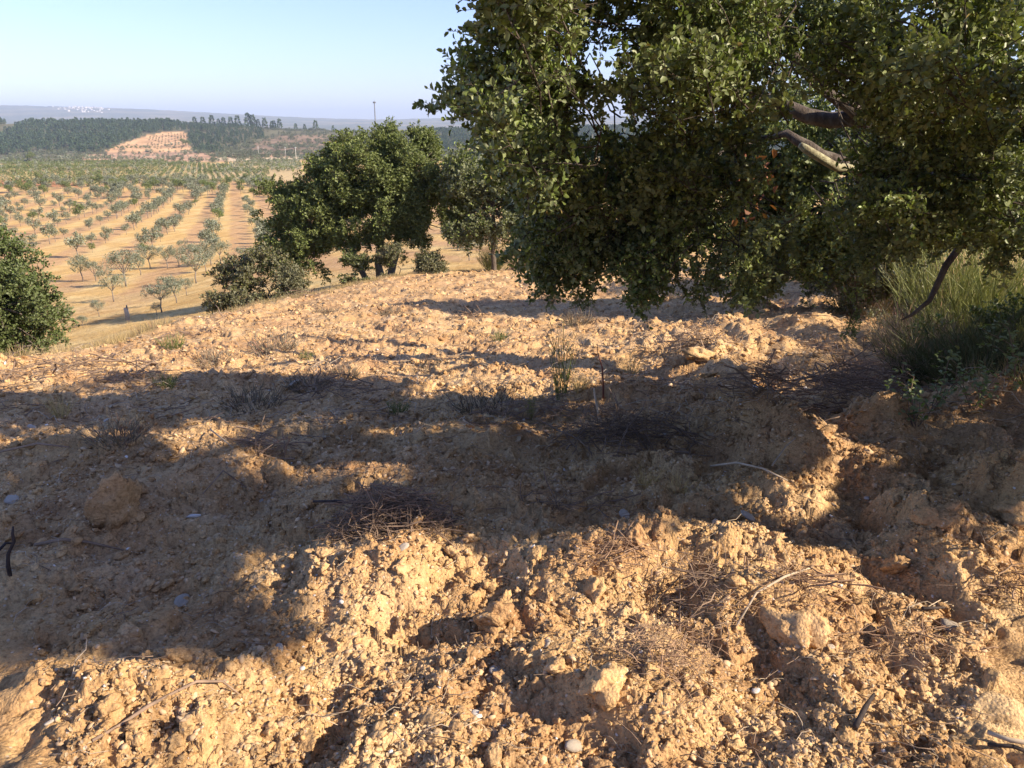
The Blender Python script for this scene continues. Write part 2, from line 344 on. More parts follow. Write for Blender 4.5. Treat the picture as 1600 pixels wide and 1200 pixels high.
M['lichen'] = simple_mat('bark with lichen', (.13, .10, .07), (.30, .28, .17), 22, 0.95, 0.01, 0, (.44, .43, .28))
M['grey_bark'] = simple_mat('grey olive bark', (.12, .10, .085), (.26, .23, .19), 16, 0.95, 0.01)
M['metal'] = simple_mat('galvanised steel', (.10, .11, .13), (.15, .16, .18), 3, 0.5)
M['concrete'] = simple_mat('pale concrete', (.55, .54, .50), (.68, .66, .62), 3, 0.8)
M['wall'] = simple_mat('white render', (.72, .71, .68), (.80, .79, .77), 3, 0.8)
M['tile'] = simple_mat('roof tiles', (.35, .17, .10), (.48, .26, .16), 3, 0.8)
M['glass'] = simple_mat('dark panes', (.03, .04, .05), (.05, .06, .07), 3, 0.2)

# ------------------------------------------------------------------ object helpers
def props(o, label=None, cat=None, group=None, kind=None):
    if label: o['label'] = label
    if cat: o['category'] = cat
    if group: o['group'] = group
    if kind: o['kind'] = kind
    return o
def mesh_np(name, V, Fq, m, smooth=False, fl=None):
    """V (n,3); Fq (m,k) equal-length faces, or list of arrays"""
    me = bpy.data.meshes.new(name)
    Fs = Fq if isinstance(Fq, list) else [Fq]
    Fs = [f for f in Fs if len(f)]
    V = np.asarray(V, np.float32)
    me.vertices.add(len(V)); me.vertices.foreach_set('co', V.ravel())
    tot = np.concatenate([np.full(len(f), f.shape[1], np.int32) for f in Fs]); loops = np.concatenate([f.ravel() for f in Fs]).astype(np.int32)
    me.loops.add(len(loops)); me.loops.foreach_set('vertex_index', loops)
    me.polygons.add(len(tot)); st = np.concatenate([[0], np.cumsum(tot)[:-1]]).astype(np.int32)
    me.polygons.foreach_set('loop_start', st)
    me.update(calc_edges=True); me.validate(verbose=False)
    if smooth: me.polygons.foreach_set('use_smooth', np.ones(len(me.polygons), bool))
    ms = m if isinstance(m, (list, tuple)) else [m]
    for q in ms: me.materials.append(q)
    return me
def link(name, me, parent=None, loc=None):
    o = bpy.data.objects.new(name, me); COL.objects.link(o)
    if parent is not None: o.parent = parent
    if loc is not None: o.location = loc
    return o
def empty(name, loc, label, cat, group=None, rz=0, sc=1):
    o = bpy.data.objects.new(name, None); COL.objects.link(o); o.location = loc; o.rotation_euler = (0, 0, rz); o.scale = (sc,) * 3
    o.empty_display_size = 0.2
    return props(o, label, cat, group)
class TB:
    """collects tubes and facets"""
    def __init__(s): s.V = []; s.Q = []; s.T = []; s.n = 0
    def tube(s, pts, rads, k=6, cap=True):
        pts = [Vector(p) for p in pts]; base = s.n; up = None
        for i, p in enumerate(pts):
            d = (pts[min(i + 1, len(pts) - 1)] - pts[max(i - 1, 0)]); d = d.normalized() if d.length > 1e-9 else Vector((0, 0, 1))
            if up is None: up = d.orthogonal().normalized()
            up = (up - d * up.dot(d)); up = up.normalized() if up.length > 1e-6 else d.orthogonal().normalized(); sd = d.cross(up)
            for j in range(k):
                a = 2 * math.pi * j / k; q = p + (up * math.cos(a) + sd * math.sin(a)) * rads[i]; s.V.append((q.x, q.y, q.z))
        for i in range(len(pts) - 1):
            for j in range(k):
                a = base + i * k + j; b = base + i * k + (j + 1) % k; s.Q.append((a, b, b + k, a + k))
        s.n += k * len(pts)
        if cap and k == 3: s.T.append((base + (len(pts) - 1) * k, base + (len(pts) - 1) * k + 1, base + (len(pts) - 1) * k + 2))
        if cap and k == 4: s.Q.append(tuple(base + (len(pts) - 1) * k + j for j in range(4)))
        if cap and k == 6: 
            q = base + (len(pts) - 1) * k; s.Q.append((q, q + 1, q + 2, q + 3)); s.Q.append((q, q + 3, q + 4, q + 5))
            q = base; s.Q.append((q + 3, q + 2, q + 1, q)); s.Q.append((q + 5, q + 4, q + 3, q))
        if cap and k == 8:
            for q, sg in ((base + (len(pts) - 1) * k, 1), (base, -1)):
                for f in ((0, 1, 2, 3), (0, 3, 4, 7), (4, 5, 6, 7)): s.Q.append(tuple(q + z for z in f[::sg]))
    def box(s, c, h, rz=0):
        x, y, z = h; R = Matrix.Rotation(rz, 3, 'Z'); b = s.n
        for i in (-1, 1):
            for j in (-1, 1):
                for l in (-1, 1): q = Vector(c) + R @ Vector((i * x, j * y, l * z)); s.V.append((q.x, q.y, q.z))
        for f in ((0, 1, 3, 2), (4, 6, 7, 5), (0, 4, 5, 1), (2, 3, 7, 6), (0, 2, 6, 4), (1, 5, 7, 3)): s.Q.append(tuple(b + i for i in f))
        s.n += 8
    def mesh(s, name, m, smooth=True):
        fs = []
        if s.Q: fs.append(np.array(s.Q))
        if s.T: fs.append(np.array(s.T))
        return mesh_np(name, np.array(s.V), fs, m, smooth)
def wob(p0, p1, n, amp, sag=0.0, rng=random):
    p0 = Vector(p0); p1 = Vector(p1); L = (p1 - p0).length; r = []; off = Vector((0, 0, 0))
    for i in range(n + 1):
        t = i / n
        if 0 < i < n: off = off * 0.6 + Vector((rng.uniform(-1, 1), rng.uniform(-1, 1), rng.uniform(-1, 1))) * amp * L
        q = p0.lerp(p1, t) + off * math.sin(math.pi * t) + Vector((0, 0, -sag * L * math.sin(math.pi * t))); r.append(q)
    return r
def leaves_np(P, D, Nn, L, W, fold=0.25, kind=6):
    """P base, D direction, Nn normal (n,3); returns V, faces. kind 6: six-vertex folded oval (4 tris)."""
    n = len(P); D = D / np.linalg.norm(D, axis=1, keepdims=True)
    S = np.cross(D, Nn); S /= np.maximum(np.linalg.norm(S, axis=1, keepdims=True), 1e-6); U = np.cross(S, D)
    L = np.broadcast_to(np.asarray(L, float), (n,))[:, None]; W = np.broadcast_to(np.asarray(W, float), (n,))[:, None]
    if kind == 6:
        pts = [P, P + D * L * .30 + S * W * .5 + U * W * fold, P + D * L * .72 + S * W * .40 + U * W * fold * .8, P + D * L - U * L * .08,
               P + D * L * .72 - S * W * .40 + U * W * fold * .8, P + D * L * .30 - S * W * .5 + U * W * fold]
        V = np.stack(pts, 1).reshape(-1, 3); b = np.arange(n)[:, None] * 6
        return V, np.concatenate([b + np.array([[0, 3, 2, 1]]), b + np.array([[0, 5, 4, 3]])])
    pts = [P, P + D * L * .5 + S * W * .5 + U * W * fold, P + D * L, P + D * L * .5 - S * W * .5 + U * W * fold]
    V = np.stack(pts, 1).reshape(-1, 3); b = np.arange(n)[:, None] * 4
    return V, b + np.array([[0, 3, 2, 1]])
def rdir(rng, n):
    v = rng.normal(size=(n, 3)); return v / np.linalg.norm(v, axis=1, keepdims=True)

# a spray: a twig that forks, with leaves along it
def spray_mesh(name, seed, m_leaf, m_twig, size=0.30, leaf=0.045, n_tw=9, per=7, kind=6, droop=0.1, wide=0.62):
    rs = random.Random(seed); rg = np.random.default_rng(seed); tb = TB(); P = []; D = []
    tips = []
    main = wob((0, 0, 0), (size, rs.uniform(-.1, .1) * size, rs.uniform(-.1, .15) * size), 4, 0.08, 0, rs)
    tb.tube(main, [.004 * size / .3 * (1 - i * .18) for i in range(5)], 3)
    for i in range(n_tw):
        t = (i + .8) / n_tw; k = min(3, int(t * 4)); p = main[k].lerp(main[k + 1], t * 4 - k)
        d = Vector((0.55, rs.uniform(-1, 1), rs.uniform(-.55, .8))).normalized(); L = size * rs.uniform(.3, .65) * (1.15 - t * .5)
        e = wob(p, p + d * L + Vector((0, 0, -droop * L)), 3, .08, 0, rs); tb.tube(e, [.0022 * size / .3, .0018 * size / .3, .0013 * size / .3, .0008 * size / .3], 3)
        for j in range(per):
            s = (j + 1) / per * 3; q = min(2, int(s - 1e-6)); pp = e[q].lerp(e[q + 1], s - q); dd = (e[q + 1] - e[q]).normalized()
            r = Vector((rs.gauss(0, 1), rs.gauss(0, 1), rs.gauss(0, 1) + .25)).normalized()
            P.append(pp[:]); D.append((dd * .55 + r * .85).normalized()[:])
    P = np.array(P); D = np.array(D); n = len(P)
    up = rdir(rg, n) * .85 + np.array([[.75, 0, .45]])
    Ls = leaf * rg.uniform(.7, 1.25, n)
    V, Fc = leaves_np(P, D, up, Ls, Ls * wide * rg.uniform(.85, 1.15, n), rg.uniform(.05, .3, (n, 1)), kind)
    TV = np.array(tb.V); off = len(TV)
    me = mesh_np(name, np.concatenate([TV, V]), [np.array(tb.Q + [tuple(t) + (t[2],) for t in []]), Fc + off, np.array(tb.T)], [m_twig, m_leaf])
    nq = len(tb.Q); mi = np.zeros(len(me.polygons), np.int32); mi[nq:nq + len(Fc)] = 1
    me.polygons.foreach_set('material_index', mi); me.update()
    return me
def src_collection(name, meshes):
    c = bpy.data.collections.new(name)
    for i, me in enumerate(meshes):
        o = bpy.data.objects.new('%s_%02d' % (name, i), me); c.objects.link(o)
    return c
_GN = {}
def gn_for(coll):
    if coll.name in _GN: return _GN[coll.name]
    g = bpy.data.node_groups.new('scatter_' + coll.name, 'GeometryNodeTree')
    g.interface.new_socket('Geometry', in_out='INPUT', socket_type='NodeSocketGeometry'); g.interface.new_socket('Geometry', in_out='OUTPUT', socket_type='NodeSocketGeometry')
    i = g.nodes.new('NodeGroupInput'); o = g.nodes.new('NodeGroupOutput')
    ci = g.nodes.new('GeometryNodeCollectionInfo'); ci.inputs[0].default_value = coll; ci.inputs[1].default_value = True; ci.inputs[2].default_value = True
    iop = g.nodes.new('GeometryNodeInstanceOnPoints'); iop.inputs['Pick Instance'].default_value = True
    def attr(nm, ty):
        a = g.nodes.new('GeometryNodeInputNamedAttribute'); a.data_type = ty; a.inputs[0].default_value = nm; return a.outputs[0]
    e = g.nodes.new('FunctionNodeEulerToRotation'); g.links.new(attr('rot', 'FLOAT_VECTOR'), e.inputs[0])
    g.links.new(i.outputs[0], iop.inputs['Points']); g.links.new(ci.outputs[0], iop.inputs['Instance'])
    g.links.new(attr('idx', 'INT'), iop.inputs['Instance Index']); g.links.new(e.outputs[0], iop.inputs['Rotation']); g.links.new(attr('scl', 'FLOAT_VECTOR'), iop.inputs['Scale'])
    g.links.new(iop.outputs[0], o.inputs[0]); _GN[coll.name] = g; return g
def scatter(name, P, R, S, idx, coll, parent=None):
    P = np.asarray(P, np.float32); me = bpy.data.meshes.new(name); me.vertices.add(len(P)); me.vertices.foreach_set('co', P.ravel())
    S = np.asarray(S, np.float32)
    if S.ndim == 1: S = np.repeat(S[:, None], 3, 1)
    a = me.attributes.new('rot', 'FLOAT_VECTOR', 'POINT'); a.data.foreach_set('vector', np.asarray(R, np.float32).ravel())
    a = me.attributes.new('scl', 'FLOAT_VECTOR', 'POINT'); a.data.foreach_set('vector', S.ravel())
    a = me.attributes.new('idx', 'INT', 'POINT'); a.data.foreach_set('value', np.asarray(idx, np.int32))
    o = link(name, me, parent); md = o.modifiers.new('scatter', 'NODES'); md.node_group = gn_for(coll); return o
def dir_euler(D, rng):
    """euler (XYZ) that turns +X to D with a random roll"""
    out = np.zeros((len(D), 3))
    for i, d in enumerate(D):
        q = Vector(d).to_track_quat('X', 'Z'); e = (q.to_matrix() @ Matrix.Rotation(rng.uniform(-.7, .7), 3, 'X')).to_euler(); out[i] = e[:]
    return out

# ------------------------------------------------------------------ GROUND
def build_ground():
    fine = np.radians(np.linspace(-37.5, 37.5, 660)); side = np.radians(np.concatenate([np.linspace(37.5, 75, 60)[1:], np.linspace(75, 285, 60)[1:-1], np.linspace(285, 322.5, 60)[:-1]]))
    A = np.concatenate([fine, side])
    R = [0.35]
    while R[-1] < 15500:
        r = R[-1]
        if r < 1.3: dr = max(.02, r * .03)
        elif r < 36: dr = min(r * r / 560, r * .0064)
        elif r < 60: dr = r * .010
        else: dr = r * .0165
        R.append(r + dr)
    R = np.array(R); nA, nR = len(A), len(R)
    RR, AA = np.meshgrid(R, A, indexing='ij'); X = (RR * np.sin(AA)).ravel(); Y = (RR * np.cos(AA)).ravel()
    Z = macro(X, Y) + detail(X, Y)
    V = np.stack([X, Y, Z], 1)
    i = np.arange(nR - 1)[:, None] * nA; j = np.arange(nA)[None]; jn = (j + 1) % nA
    Q = np.stack([i + j, i + jn, i + nA + jn, i + nA + j], -1).reshape(-1, 4)
    # centre fan
    c = len(V); V = np.concatenate([V, [[0, 0, float(Z[:nA].mean())]]])
    T = np.stack([np.full(nA, c), (np.arange(nA) + 1) % nA, np.arange(nA)], 1)
    print('ground', V.shape, Q.shape)
    # land use as colour
    X = V[:, 0]; Y = V[:, 1]; r = np.hypot(X, Y); px, py = proj(X, Y, V[:, 2])
    n1 = fbm(X / 30, Y / 30, 4, 200); n2 = fbm(X / 5, Y / 5, 4, 210)
    col = np.zeros((len(V), 3)); 
    straw = np.array([.54, .36, .14]); straw2 = np.array([.61, .45, .21]); earth = np.array([.44, .27, .145]); 
    t = sstep(-.25, .35, n2 + .5 * n1)[:, None]; col[:] = straw * (1 - t) + straw2 * t
    # tilled stripes of the orchard run along its rows
    ph = (X + .35 * Y) / 7.0; st = np.cos(ph * 2 * math.pi) * .5 + .5
    w = (sstep(30, 60, r) * (1 - sstep(330, 420, r)))[:, None]
    k = (sstep(.25, .8, st + .6 * n2) * .75)[:, None] * w; col = col * (1 - k) + earth * k
    g = (sstep(.1, .5, n1 + n2 * .6) * .25)[:, None]; col = col * (1 - g) + np.array([.30, .27, .11]) * g
    def paint(poly, c, lo, hi, soft=None, amt=1.0, nz=None, wobp=1.5):
        nonlocal col
        m = inpoly(px + pnoise(X / 25, Y / 25, 300) * wobp * 2, py + pnoise(X / 25, Y / 25, 301) * wobp * .6, poly) & (r > lo) & (r < hi) & (Y > 0)
        c = np.array(c)
        if nz is not None:
            q = sstep(-.3, .3, fbm(X / nz, Y / nz, 4, 310))[:, None]; c = c * (.8 + .45 * q)
        mm = m[:, None] * amt; col = col * (1 - mm) + c * mm
    far = sstep(620, 760, r)[:, None]; col = col * (1 - far) + np.array([.12, .115, .065]) * (.8 + .5 * sstep(-.3, .3, fbm(X / 60, Y / 60, 4, 312))[:, None]) * far
    paint([(-900, 290), (-900, 250), (0, 249), (200, 249), (330, 253), (420, 262), (420, 276), (300, 276), (120, 288), (0, 290)], (.40, .30, .13), 250, 720, nz=40)
    paint([(-50, 293), (-50, 281), (60, 282), (130, 286), (128, 292)], (.40, .20, .10), 200, 500)
    paint([(280, 283), (300, 262), (400, 252), (470, 252), (470, 283)], (.47, .36, .19), 250, 720)
    paint([(700, 280), (700, 238), (780, 238), (780, 280)], (.46, .36, .20), 250, 800)
    paint([(120, 254), (130, 241), (200, 238), (310, 236), (420, 240), (470, 246), (440, 254), (300, 252)], (.42, .27, .17), 620, 1150, nz=25)
    paint([(330, 251), (340, 246), (470, 246), (470, 251)], (.52, .42, .27), 620, 1100)
    paint([(160, 237), (200, 221), (240, 209), (270, 205), (292, 207), (293, 222), (302, 236), (250, 238)], (.55, .345, .185), 850, 1350, nz=20, wobp=.4)
    paint([(365, 248), (400, 222), (440, 212), (520, 210), (520, 250)], (.23, .165, .105), 850, 1400, nz=25)
    paint([(-60, 214), (-60, 208), (0, 199), (30, 189), (58, 181), (66, 184), (40, 192), (0, 207)], (.50, .38, .22), 900, 1420, wobp=.3)
    paint([(725, 238), (728, 214), (742, 212), (760, 236)], (.45, .23, .14), 600, 1400)
    m = (r > 1800)[:, None]; q = sstep(-.2, .4, fbm(X / 500, Y / 500, 4, 320))[:, None]
    col = np.where(m, np.array([.10, .11, .06]) * (1 - q) + np.array([.24, .20, .12]) * q, col)
    fm = fieldmask(X, Y)
    vg = sstep(.3, -.2, fm) * sstep(0, 1.2, X - np.interp(Y, RY, RX)) * (r < 60)
    litter = (vg * sstep(-.3, .3, n2 + .2))[:, None]; col = col * (1 - litter * .75) + np.array([.30, .215, .12]) * litter * .75
    me = mesh_np('ground', V, [Q, T], None or [], True)
    a = me.color_attributes.new('land', 'FLOAT_COLOR', 'POINT'); a.data.foreach_set('color', np.concatenate([col, np.ones((len(V), 1))], 1).astype(np.float32).ravel())
    a = me.attributes.new('field', 'FLOAT', 'POINT'); a.data.foreach_set('value', fm.astype(np.float32))
    m, nt, out = mat('ground'); geo = N(nt, 'ShaderNodeNewGeometry')
    g = nt.nodes.new('ShaderNodeGroup'); g.node_tree = SOILG; nt.links.new(geo.outputs['Position'], g.inputs[0])
    at1 = N(nt, 'ShaderNodeAttribute', attribute_name='land'); at2 = N(nt, 'ShaderNodeAttribute', attribute_name='field')
    nzf = N(nt, 'ShaderNodeTexNoise', Scale=6.0, Detail=8.0, Roughness=0.7); nt.links.new(geo.outputs['Position'], nzf.inputs['Vector'])
    mp = N(nt, 'ShaderNodeMapping'); mp.inputs['Rotation'].default_value = (0, 0, math.radians(-19)); mp.inputs['Scale'].default_value = (1.6, .12, 1); nt.links.new(geo.outputs['Position'], mp.inputs[0])
    nzs = N(nt, 'ShaderNodeTexNoise', Scale=1.0, Detail=5.0, Roughness=0.6); nt.links.new(mp.outputs[0], nzs.inputs['Vector'])
    f1 = ramp(nt, nzf.outputs[0], [(.3, (.62, .58, .52)), (.5, (1, 1, 1)), (.7, (1.2, 1.2, 1.15))]).outputs[0]
    f2 = ramp(nt, nzs.outputs[0], [(.3, (.72, .66, .60)), (.52, (1, 1, 1)), (.7, (1.15, 1.15, 1.1))]).outputs[0]
    lc = mixc(nt, 1.0, mixc(nt, 1.0, at1.outputs['Color'], f1, 'MULTIPLY'), f2, 'MULTIPLY')
    # the far end of the ploughed field carries more weathered root and leaf waste
    c = mixc(nt, at2.outputs['Fac'], lc, g.outputs[0])
    p = N(nt, 'ShaderNodeBsdfPrincipled', Roughness=0.95); p.inputs['Specular IOR Level'].default_value = 0.1
    nt.links.new(c, p.inputs['Base Color'])
    b = N(nt, 'ShaderNodeBump', Strength=1.0, Distance=0.014); nt.links.new(g.outputs[1], b.inputs['Height']); nt.links.new(b.outputs[0], p.inputs['Normal'])
    nt.links.new(p.outputs[0], out.inputs[0]); me.materials.append(m)
    o = link('ground', me); props(o, kind='structure'); return o
build_ground()

# ------------------------------------------------------------------ haze
def haze():
    tb = TB(); tb.box((0, 4000, 20), (13000, 12500, 275)); m, nt, out = mat('haze')
    pv = N(nt, 'ShaderNodeVolumePrincipled'); pv.inputs['Density'].default_value = HAZE; pv.inputs['Color'].default_value = (.60, .74, .96, 1); pv.inputs['Anisotropy'].default_value = 0.0
    nt.links.new(pv.outputs[0], out.inputs['Volume']); o = link('haze', tb.mesh('haze', m, False)); props(o, kind='stuff')
HAZE = 0.00013
haze()

# ------------------------------------------------------------------ foliage sources
SPR_NEAR = src_collection('near_spray', [spray_mesh('leafy_twig', 10 + i, M['oak_near'], M['bark'], .32, .032, 13, 12) for i in range(5)])
SPR_MID = {}
def mid_coll(key, size=.42, leaf=.075, kind=4, n_tw=9, per=7, wide=.62):
    k = (key, size, leaf)
    if k not in SPR_MID:
        SPR_MID[k] = src_collection('spray_%s_%d_%d' % (key, size * 100, leaf * 1000), [spray_mesh('spray_' + key, 40 + i, M[key], M['bark'], size, leaf, n_tw, per, kind, .1, wide) for i in range(3)])
    return SPR_MID[k]

def lobes_points(lobes, n, rng, shell=0.55, gap=0.0, gs=1.2, floor=None):
    """points in the outer shells of ellipsoid lobes; returns P and outward directions"""
    w = np.array([(a * b + b * c + a * c) for (_, _, _, a, b, c) in lobes]); w /= w.sum()
    out = []; nd = []
    k = rng.choice(len(lobes), n * 3, p=w); d = rdir(rng, n * 3); rr = shell + (1 - shell) * rng.uniform(0, 1, n * 3) ** .6
    L = np.array(lobes)[k]; P = L[:, :3] + d * L[:, 3:6] * rr[:, None]
    P += pnoise(P[:, 0] * 1.6, P[:, 1] * 1.6 + P[:, 2] * 1.3, 5)[:, None] * d * 0.28
    inside = np.zeros(len(P), int)
    for l in lobes:
        q = ((P - np.array(l[:3])) / (np.array(l[3:6]) * shell * .96)); inside += (q ** 2).sum(1) < 1
    keep = inside == 0
    if gap > -1: keep &= (pnoise(P[:, 0] * gs + 3, P[:, 2] * gs + P[:, 1] * .7, 91) > gap)
    if floor is not None: keep &= P[:, 2] > floor
    P = P[keep][:n]; d = d[keep][:n]
    return P, d
def tube_part(name, pts, rads, m, parent, k=6):
    tb = TB(); tb.tube(pts, rads, k); return link(name, tb.mesh(name, m), parent)

def oak(loc, label, lobes, stems, n, key, size=.42, leaf=.075, seed=1, gap=-.25, group=None, cat='tree', name='oak_tree', shell=.5, bark='bark', limbs=True, rough_=.0):
    """stems: list of point lists (local) with base radius"""
    root = empty(name, loc, label, cat, group); rs = random.Random(seed); rg = np.random.default_rng(seed)
    ends = []
    for pts, r0, r1 in stems:
        pp = [Vector(p) for p in pts]; fine = []
        for a, b in zip(pp[:-1], pp[1:]): fine += [a.lerp(b, t) + Vector((rs.uniform(-1, 1), rs.uniform(-1, 1), 0)) * r0 * .22 for t in (0, .33, .66)]
        fine.append(pp[-1]); nn = len(fine)
        rads = [(r0 + (r1 - r0) * (i / (nn - 1)) ** .8) * (1.35 if i == 0 else 1) * rs.uniform(.93, 1.07) for i in range(nn)]
        tube_part('trunk', fine, rads, M[bark], root, 8); ends.append((pp[-1], r1, pp[-2]))
    if limbs:
        tb = TB()
        for l in lobes:
            c = Vector(l[:3]); e = min(ends, key=lambda q: (q[0] - c).length); 
            pts = wob(e[0], c, 5, .07, -.05, rs); tb.tube(pts, [e[1] * (1 - .14 * i) for i in range(6)], 6)
            for _ in range(6):
                d = Vector((rs.gauss(0, 1), rs.gauss(0, 1), rs.gauss(0, 1))).normalized(); st = pts[rs.randint(2, 5)]
                q = c + Vector((d.x * l[3], d.y * l[4], d.z * l[5])) * .85; w2 = wob(st, q, 4, .08, 0, rs)
                tb.tube(w2, [e[1] * f for f in (.4, .3, .2, .12, .05)], 4)
        link('branch', tb.mesh('branch', M[bark]), root)
    P, d = lobes_points(lobes, n, rg, shell, gap)
    dd = d + rdir(rg, len(d)) * .6 + np.array([[0, 0, -.1]])
    sc = rg.uniform(.75, 1.25, len(P)); coll = mid_coll(key, size, leaf)
    o = scatter('crown', P, dir_euler(dd, rs), sc, rg.integers(0, 3, len(P)), coll, root); o['kind'] = 'stuff'
    return root

# ------------------------------------------------------------------ the big near oak
CROWN = [(745, -3000), (745, 10), (728, 60), (714, 110), (700, 148), (712, 192), (742, 216), (762, 236), (800, 248), (806, 290), (792, 340), (800, 382), (828, 405), (838, 440), (858, 436), (880, 428), (900, 462),
         (922, 455), (945, 415), (985, 420), (1000, 448), (1006, 474), (1022, 460), (1034, 436), (1068, 436), (1090, 448), (1112, 432), (1150, 440), (1180, 462), (1200, 452), (1212, 408), (1240, 386),
         (1290, 388), (1330, 425), (1350, 448), (1382, 440), (1400, 398), (1480, 402), (1530, 372), (1560, 400), (1600, 395), (1700, 420), (3500, 500), (3500, -3000)]
SHADE = [(-900, 670), (0, 655), (150, 635), (370, 605), (520, 590), (700, 606), (850, 630), (1000, 600), (1100, 606), (1200, 640), (1300, 600), (1450, 560), (1700, 560), (2600, 560), (2600, 1100), (1900, 900), (1600, 845), (1450, 840), (1300, 850),
         (1180, 845), (1090, 838), (980, 800), (870, 820), (800, 835), (690, 845), (640, 830), (560, 830), (430, 826), (330, 855), (320, 900), (370, 935), (430, 945), (425, 965), (380, 985), (300, 1000), (200, 1000), (80, 985), (0, 985), (-900, 985)]
HOLES = [[(165, 680), (240, 672), (330, 692), (420, 735), (415, 762), (300, 735), (190, 722)], [(450, 735), (560, 722), (620, 755), (570, 795), (465, 768)], [(248, 765), (335, 785), (305, 822), (255, 805)],
         [(1150, 650), (1240, 680), (1210, 735), (1120, 690)], [(1000, 600), (1060, 585), (1100, 610), (1040, 630)], [(1240, 730), (1310, 725), (1300, 760), (1230, 760)], [(700, 715), (760, 710), (750, 735), (690, 738)], [(1090, 770), (1200, 760), (1300, 790), (1250, 815), (1110, 805)], [(1350, 650), (1430, 660), (1400, 700), (1340, 690)], [(20, 760), (60, 790), (30, 800)], [(1560, 790), (1600, 780), (1700, 800), (1640, 850), (1560, 830)], [(1440, 800), (1500, 830), (1480, 860), (1430, 840)]]
def big_oak():
    global CROWN, SHADE
    CROWN = [(u + (34 if u < 770 else 10 if u < 900 else 0), v - (16 if v > 380 else 0)) for u, v in CROWN]
    SHADE = [(u, v + (30 if v < 680 and u < 600 else 16 if v < 680 and u < 900 else 0)) for u, v in SHADE]
    rg = np.random.default_rng(21); rs = random.Random(21)
    root = empty('oak_tree', (5.8, 5.2, gzs(5.8, 5.2)), 'big evergreen oak hanging low over the ploughed field, filling the upper right', 'tree')
    inv = root.location.copy()
    n = 560000
    P = np.stack([rg.uniform(-1.2, 9.5, n), rg.uniform(-2.6, 8.8, n), rg.uniform(-.4, 6.4, n)], 1)
    px, py = proj(P[:, 0], P[:, 1], P[:, 2]); infr = (px > -200) & (px < 1750) & (py > -150) & (py < 1500)
    bl = 15 * pnoise(P[:, 0] * 2.6, P[:, 2] * 2.6, 2)
    keep = inpoly(px + bl, py + bl, CROWN) | (px < -9000)
    # dome: the crown is a broad cap around its trunk
    q = ((P[:, 0] - 4.6) / 5.6) ** 2 + ((P[:, 1] - 3.1) / 5.7) ** 2 + ((P[:, 2] - .9) / 4.6) ** 2; keep &= q < 1
    keep &= (P[:, 2] + .12 * P[:, 1] > 1.25) | infr
    # the near front of the crown stays back from the lens
    wv = pnoise(P[:, 0] * 1.7 + 5, P[:, 2] * 1.9, 55) * .7 + pnoise(P[:, 0] * 3.6, P[:, 2] * 3.6, 56) * .35
    keep &= (P[:, 1] > 4.35 + wv - .25 * np.clip(P[:, 0] - 3, -2, 4) - .6 * (py < 160) - .9 * ((px < 890) & (py < 300))) | (((px > 1750) | (px < -9000)) & (P[:, 0] > 1.9)) | (P[:, 2] > 2.6 + .1 * P[:, 1])
    # opening in the foliage where limbs show
    opening = inpoly(px, py, [(1215, 165), (1330, 145), (1370, 200), (1345, 300), (1350, 420), (1240, 400), (1200, 300)]); keep &= ~(opening & (P[:, 1] < 7.4))
    keep &= ~(inpoly(px, py, [(1195, 80), (1300, 80), (1290, 165), (1200, 160)]) & (rg.uniform(0, 1, n) < .85))
    # crown shaped to its shade: foliage mostly kept where that falls in SHADE
    gzp = -0.12 * P[:, 1]; h = P[:, 2] - gzp; s = h / math.tan(SUN_EL)
    for _ in range(2):
        gx = P[:, 0] - SUN_XY.x * s; gy = P[:, 1] - SUN_XY.y * s; s = (P[:, 2] + .12 * gy) / math.tan(SUN_EL)
    gx = P[:, 0] - SUN_XY.x * s; gy = P[:, 1] - SUN_XY.y * s
    qx, qy = proj(gx, gy, -0.12 * gy + .05)
    sh = inpoly(qx + bl / 4, qy, SHADE) | (gy < -0.2)
    hole = np.zeros(n, bool)
    for hp in HOLES:
        for ox, oy in (((0, 0), (22, 0), (-22, 0), (0, 10), (0, -10)) if hp[0][0] < 900 else ((0, 0), (38, 0), (-38, 0), (0, 18), (0, -18), (20, 10), (-20, -10))): hole |= inpoly(qx + ox, qy + oy, hp)
    ok = sh & ~hole
    softleft = (px < 900) & (qx < 330) & (qy > 640) & (qy < 800)      # rear left lobe
    ok |= (px > 850) & (px < 1250) & (py < 230) & (qx < 520) & (qy > 620) & (qy < 760) & (P[:, 1] < 6.2)
    ok |= (px > 850) & (px < 1120) & (py >= 230) & (py < 400) & (qx < 620) & (qy > 590) & (P[:, 1] < 6.6)
    ok |= sh & infr & (px < 1620) & (py < 280) & (py > -60) & (rg.uniform(0, 1, n) < .5)
    ok |= (px > 1120) & (px < 1420) & (py < 130) & (py > -80) & (qy > 585) & (qy < 860) & (P[:, 1] > 4.6)
    keep &= ok | softleft
    dens = pnoise(P[:, 0] * 1.5, P[:, 2] * 1.5 + P[:, 1] * .8, 71) + .5 * pnoise(P[:, 0] * 3.3, P[:, 2] * 3.3 + P[:, 1] * 1.9, 72)
    keep &= dens > np.where(infr & (px > 900), -.22, -.6)
    # unseen foliage is cut from the seen crown's sun rays to keep it lit
    gi = np.floor(gx / .16).astype(int); gj = np.floor(gy / .16).astype(int); key = gi * 1000 + gj
    seen = keep & infr & (px < 1600) & (py > 0); taken = np.unique(np.concatenate([key[seen] + a * 1000 + b for a in (-1, 0, 1) for b in (-1, 0, 1)]))
    keep &= seen | ~np.isin(key, taken) | (P[:, 0] < 1.0)
    P = P[keep]; px = px[keep]; py = py[keep]; infr = infr[keep]; print('oak candidates', len(P))
    # thin to a spacing
    cell = {}; sel = []
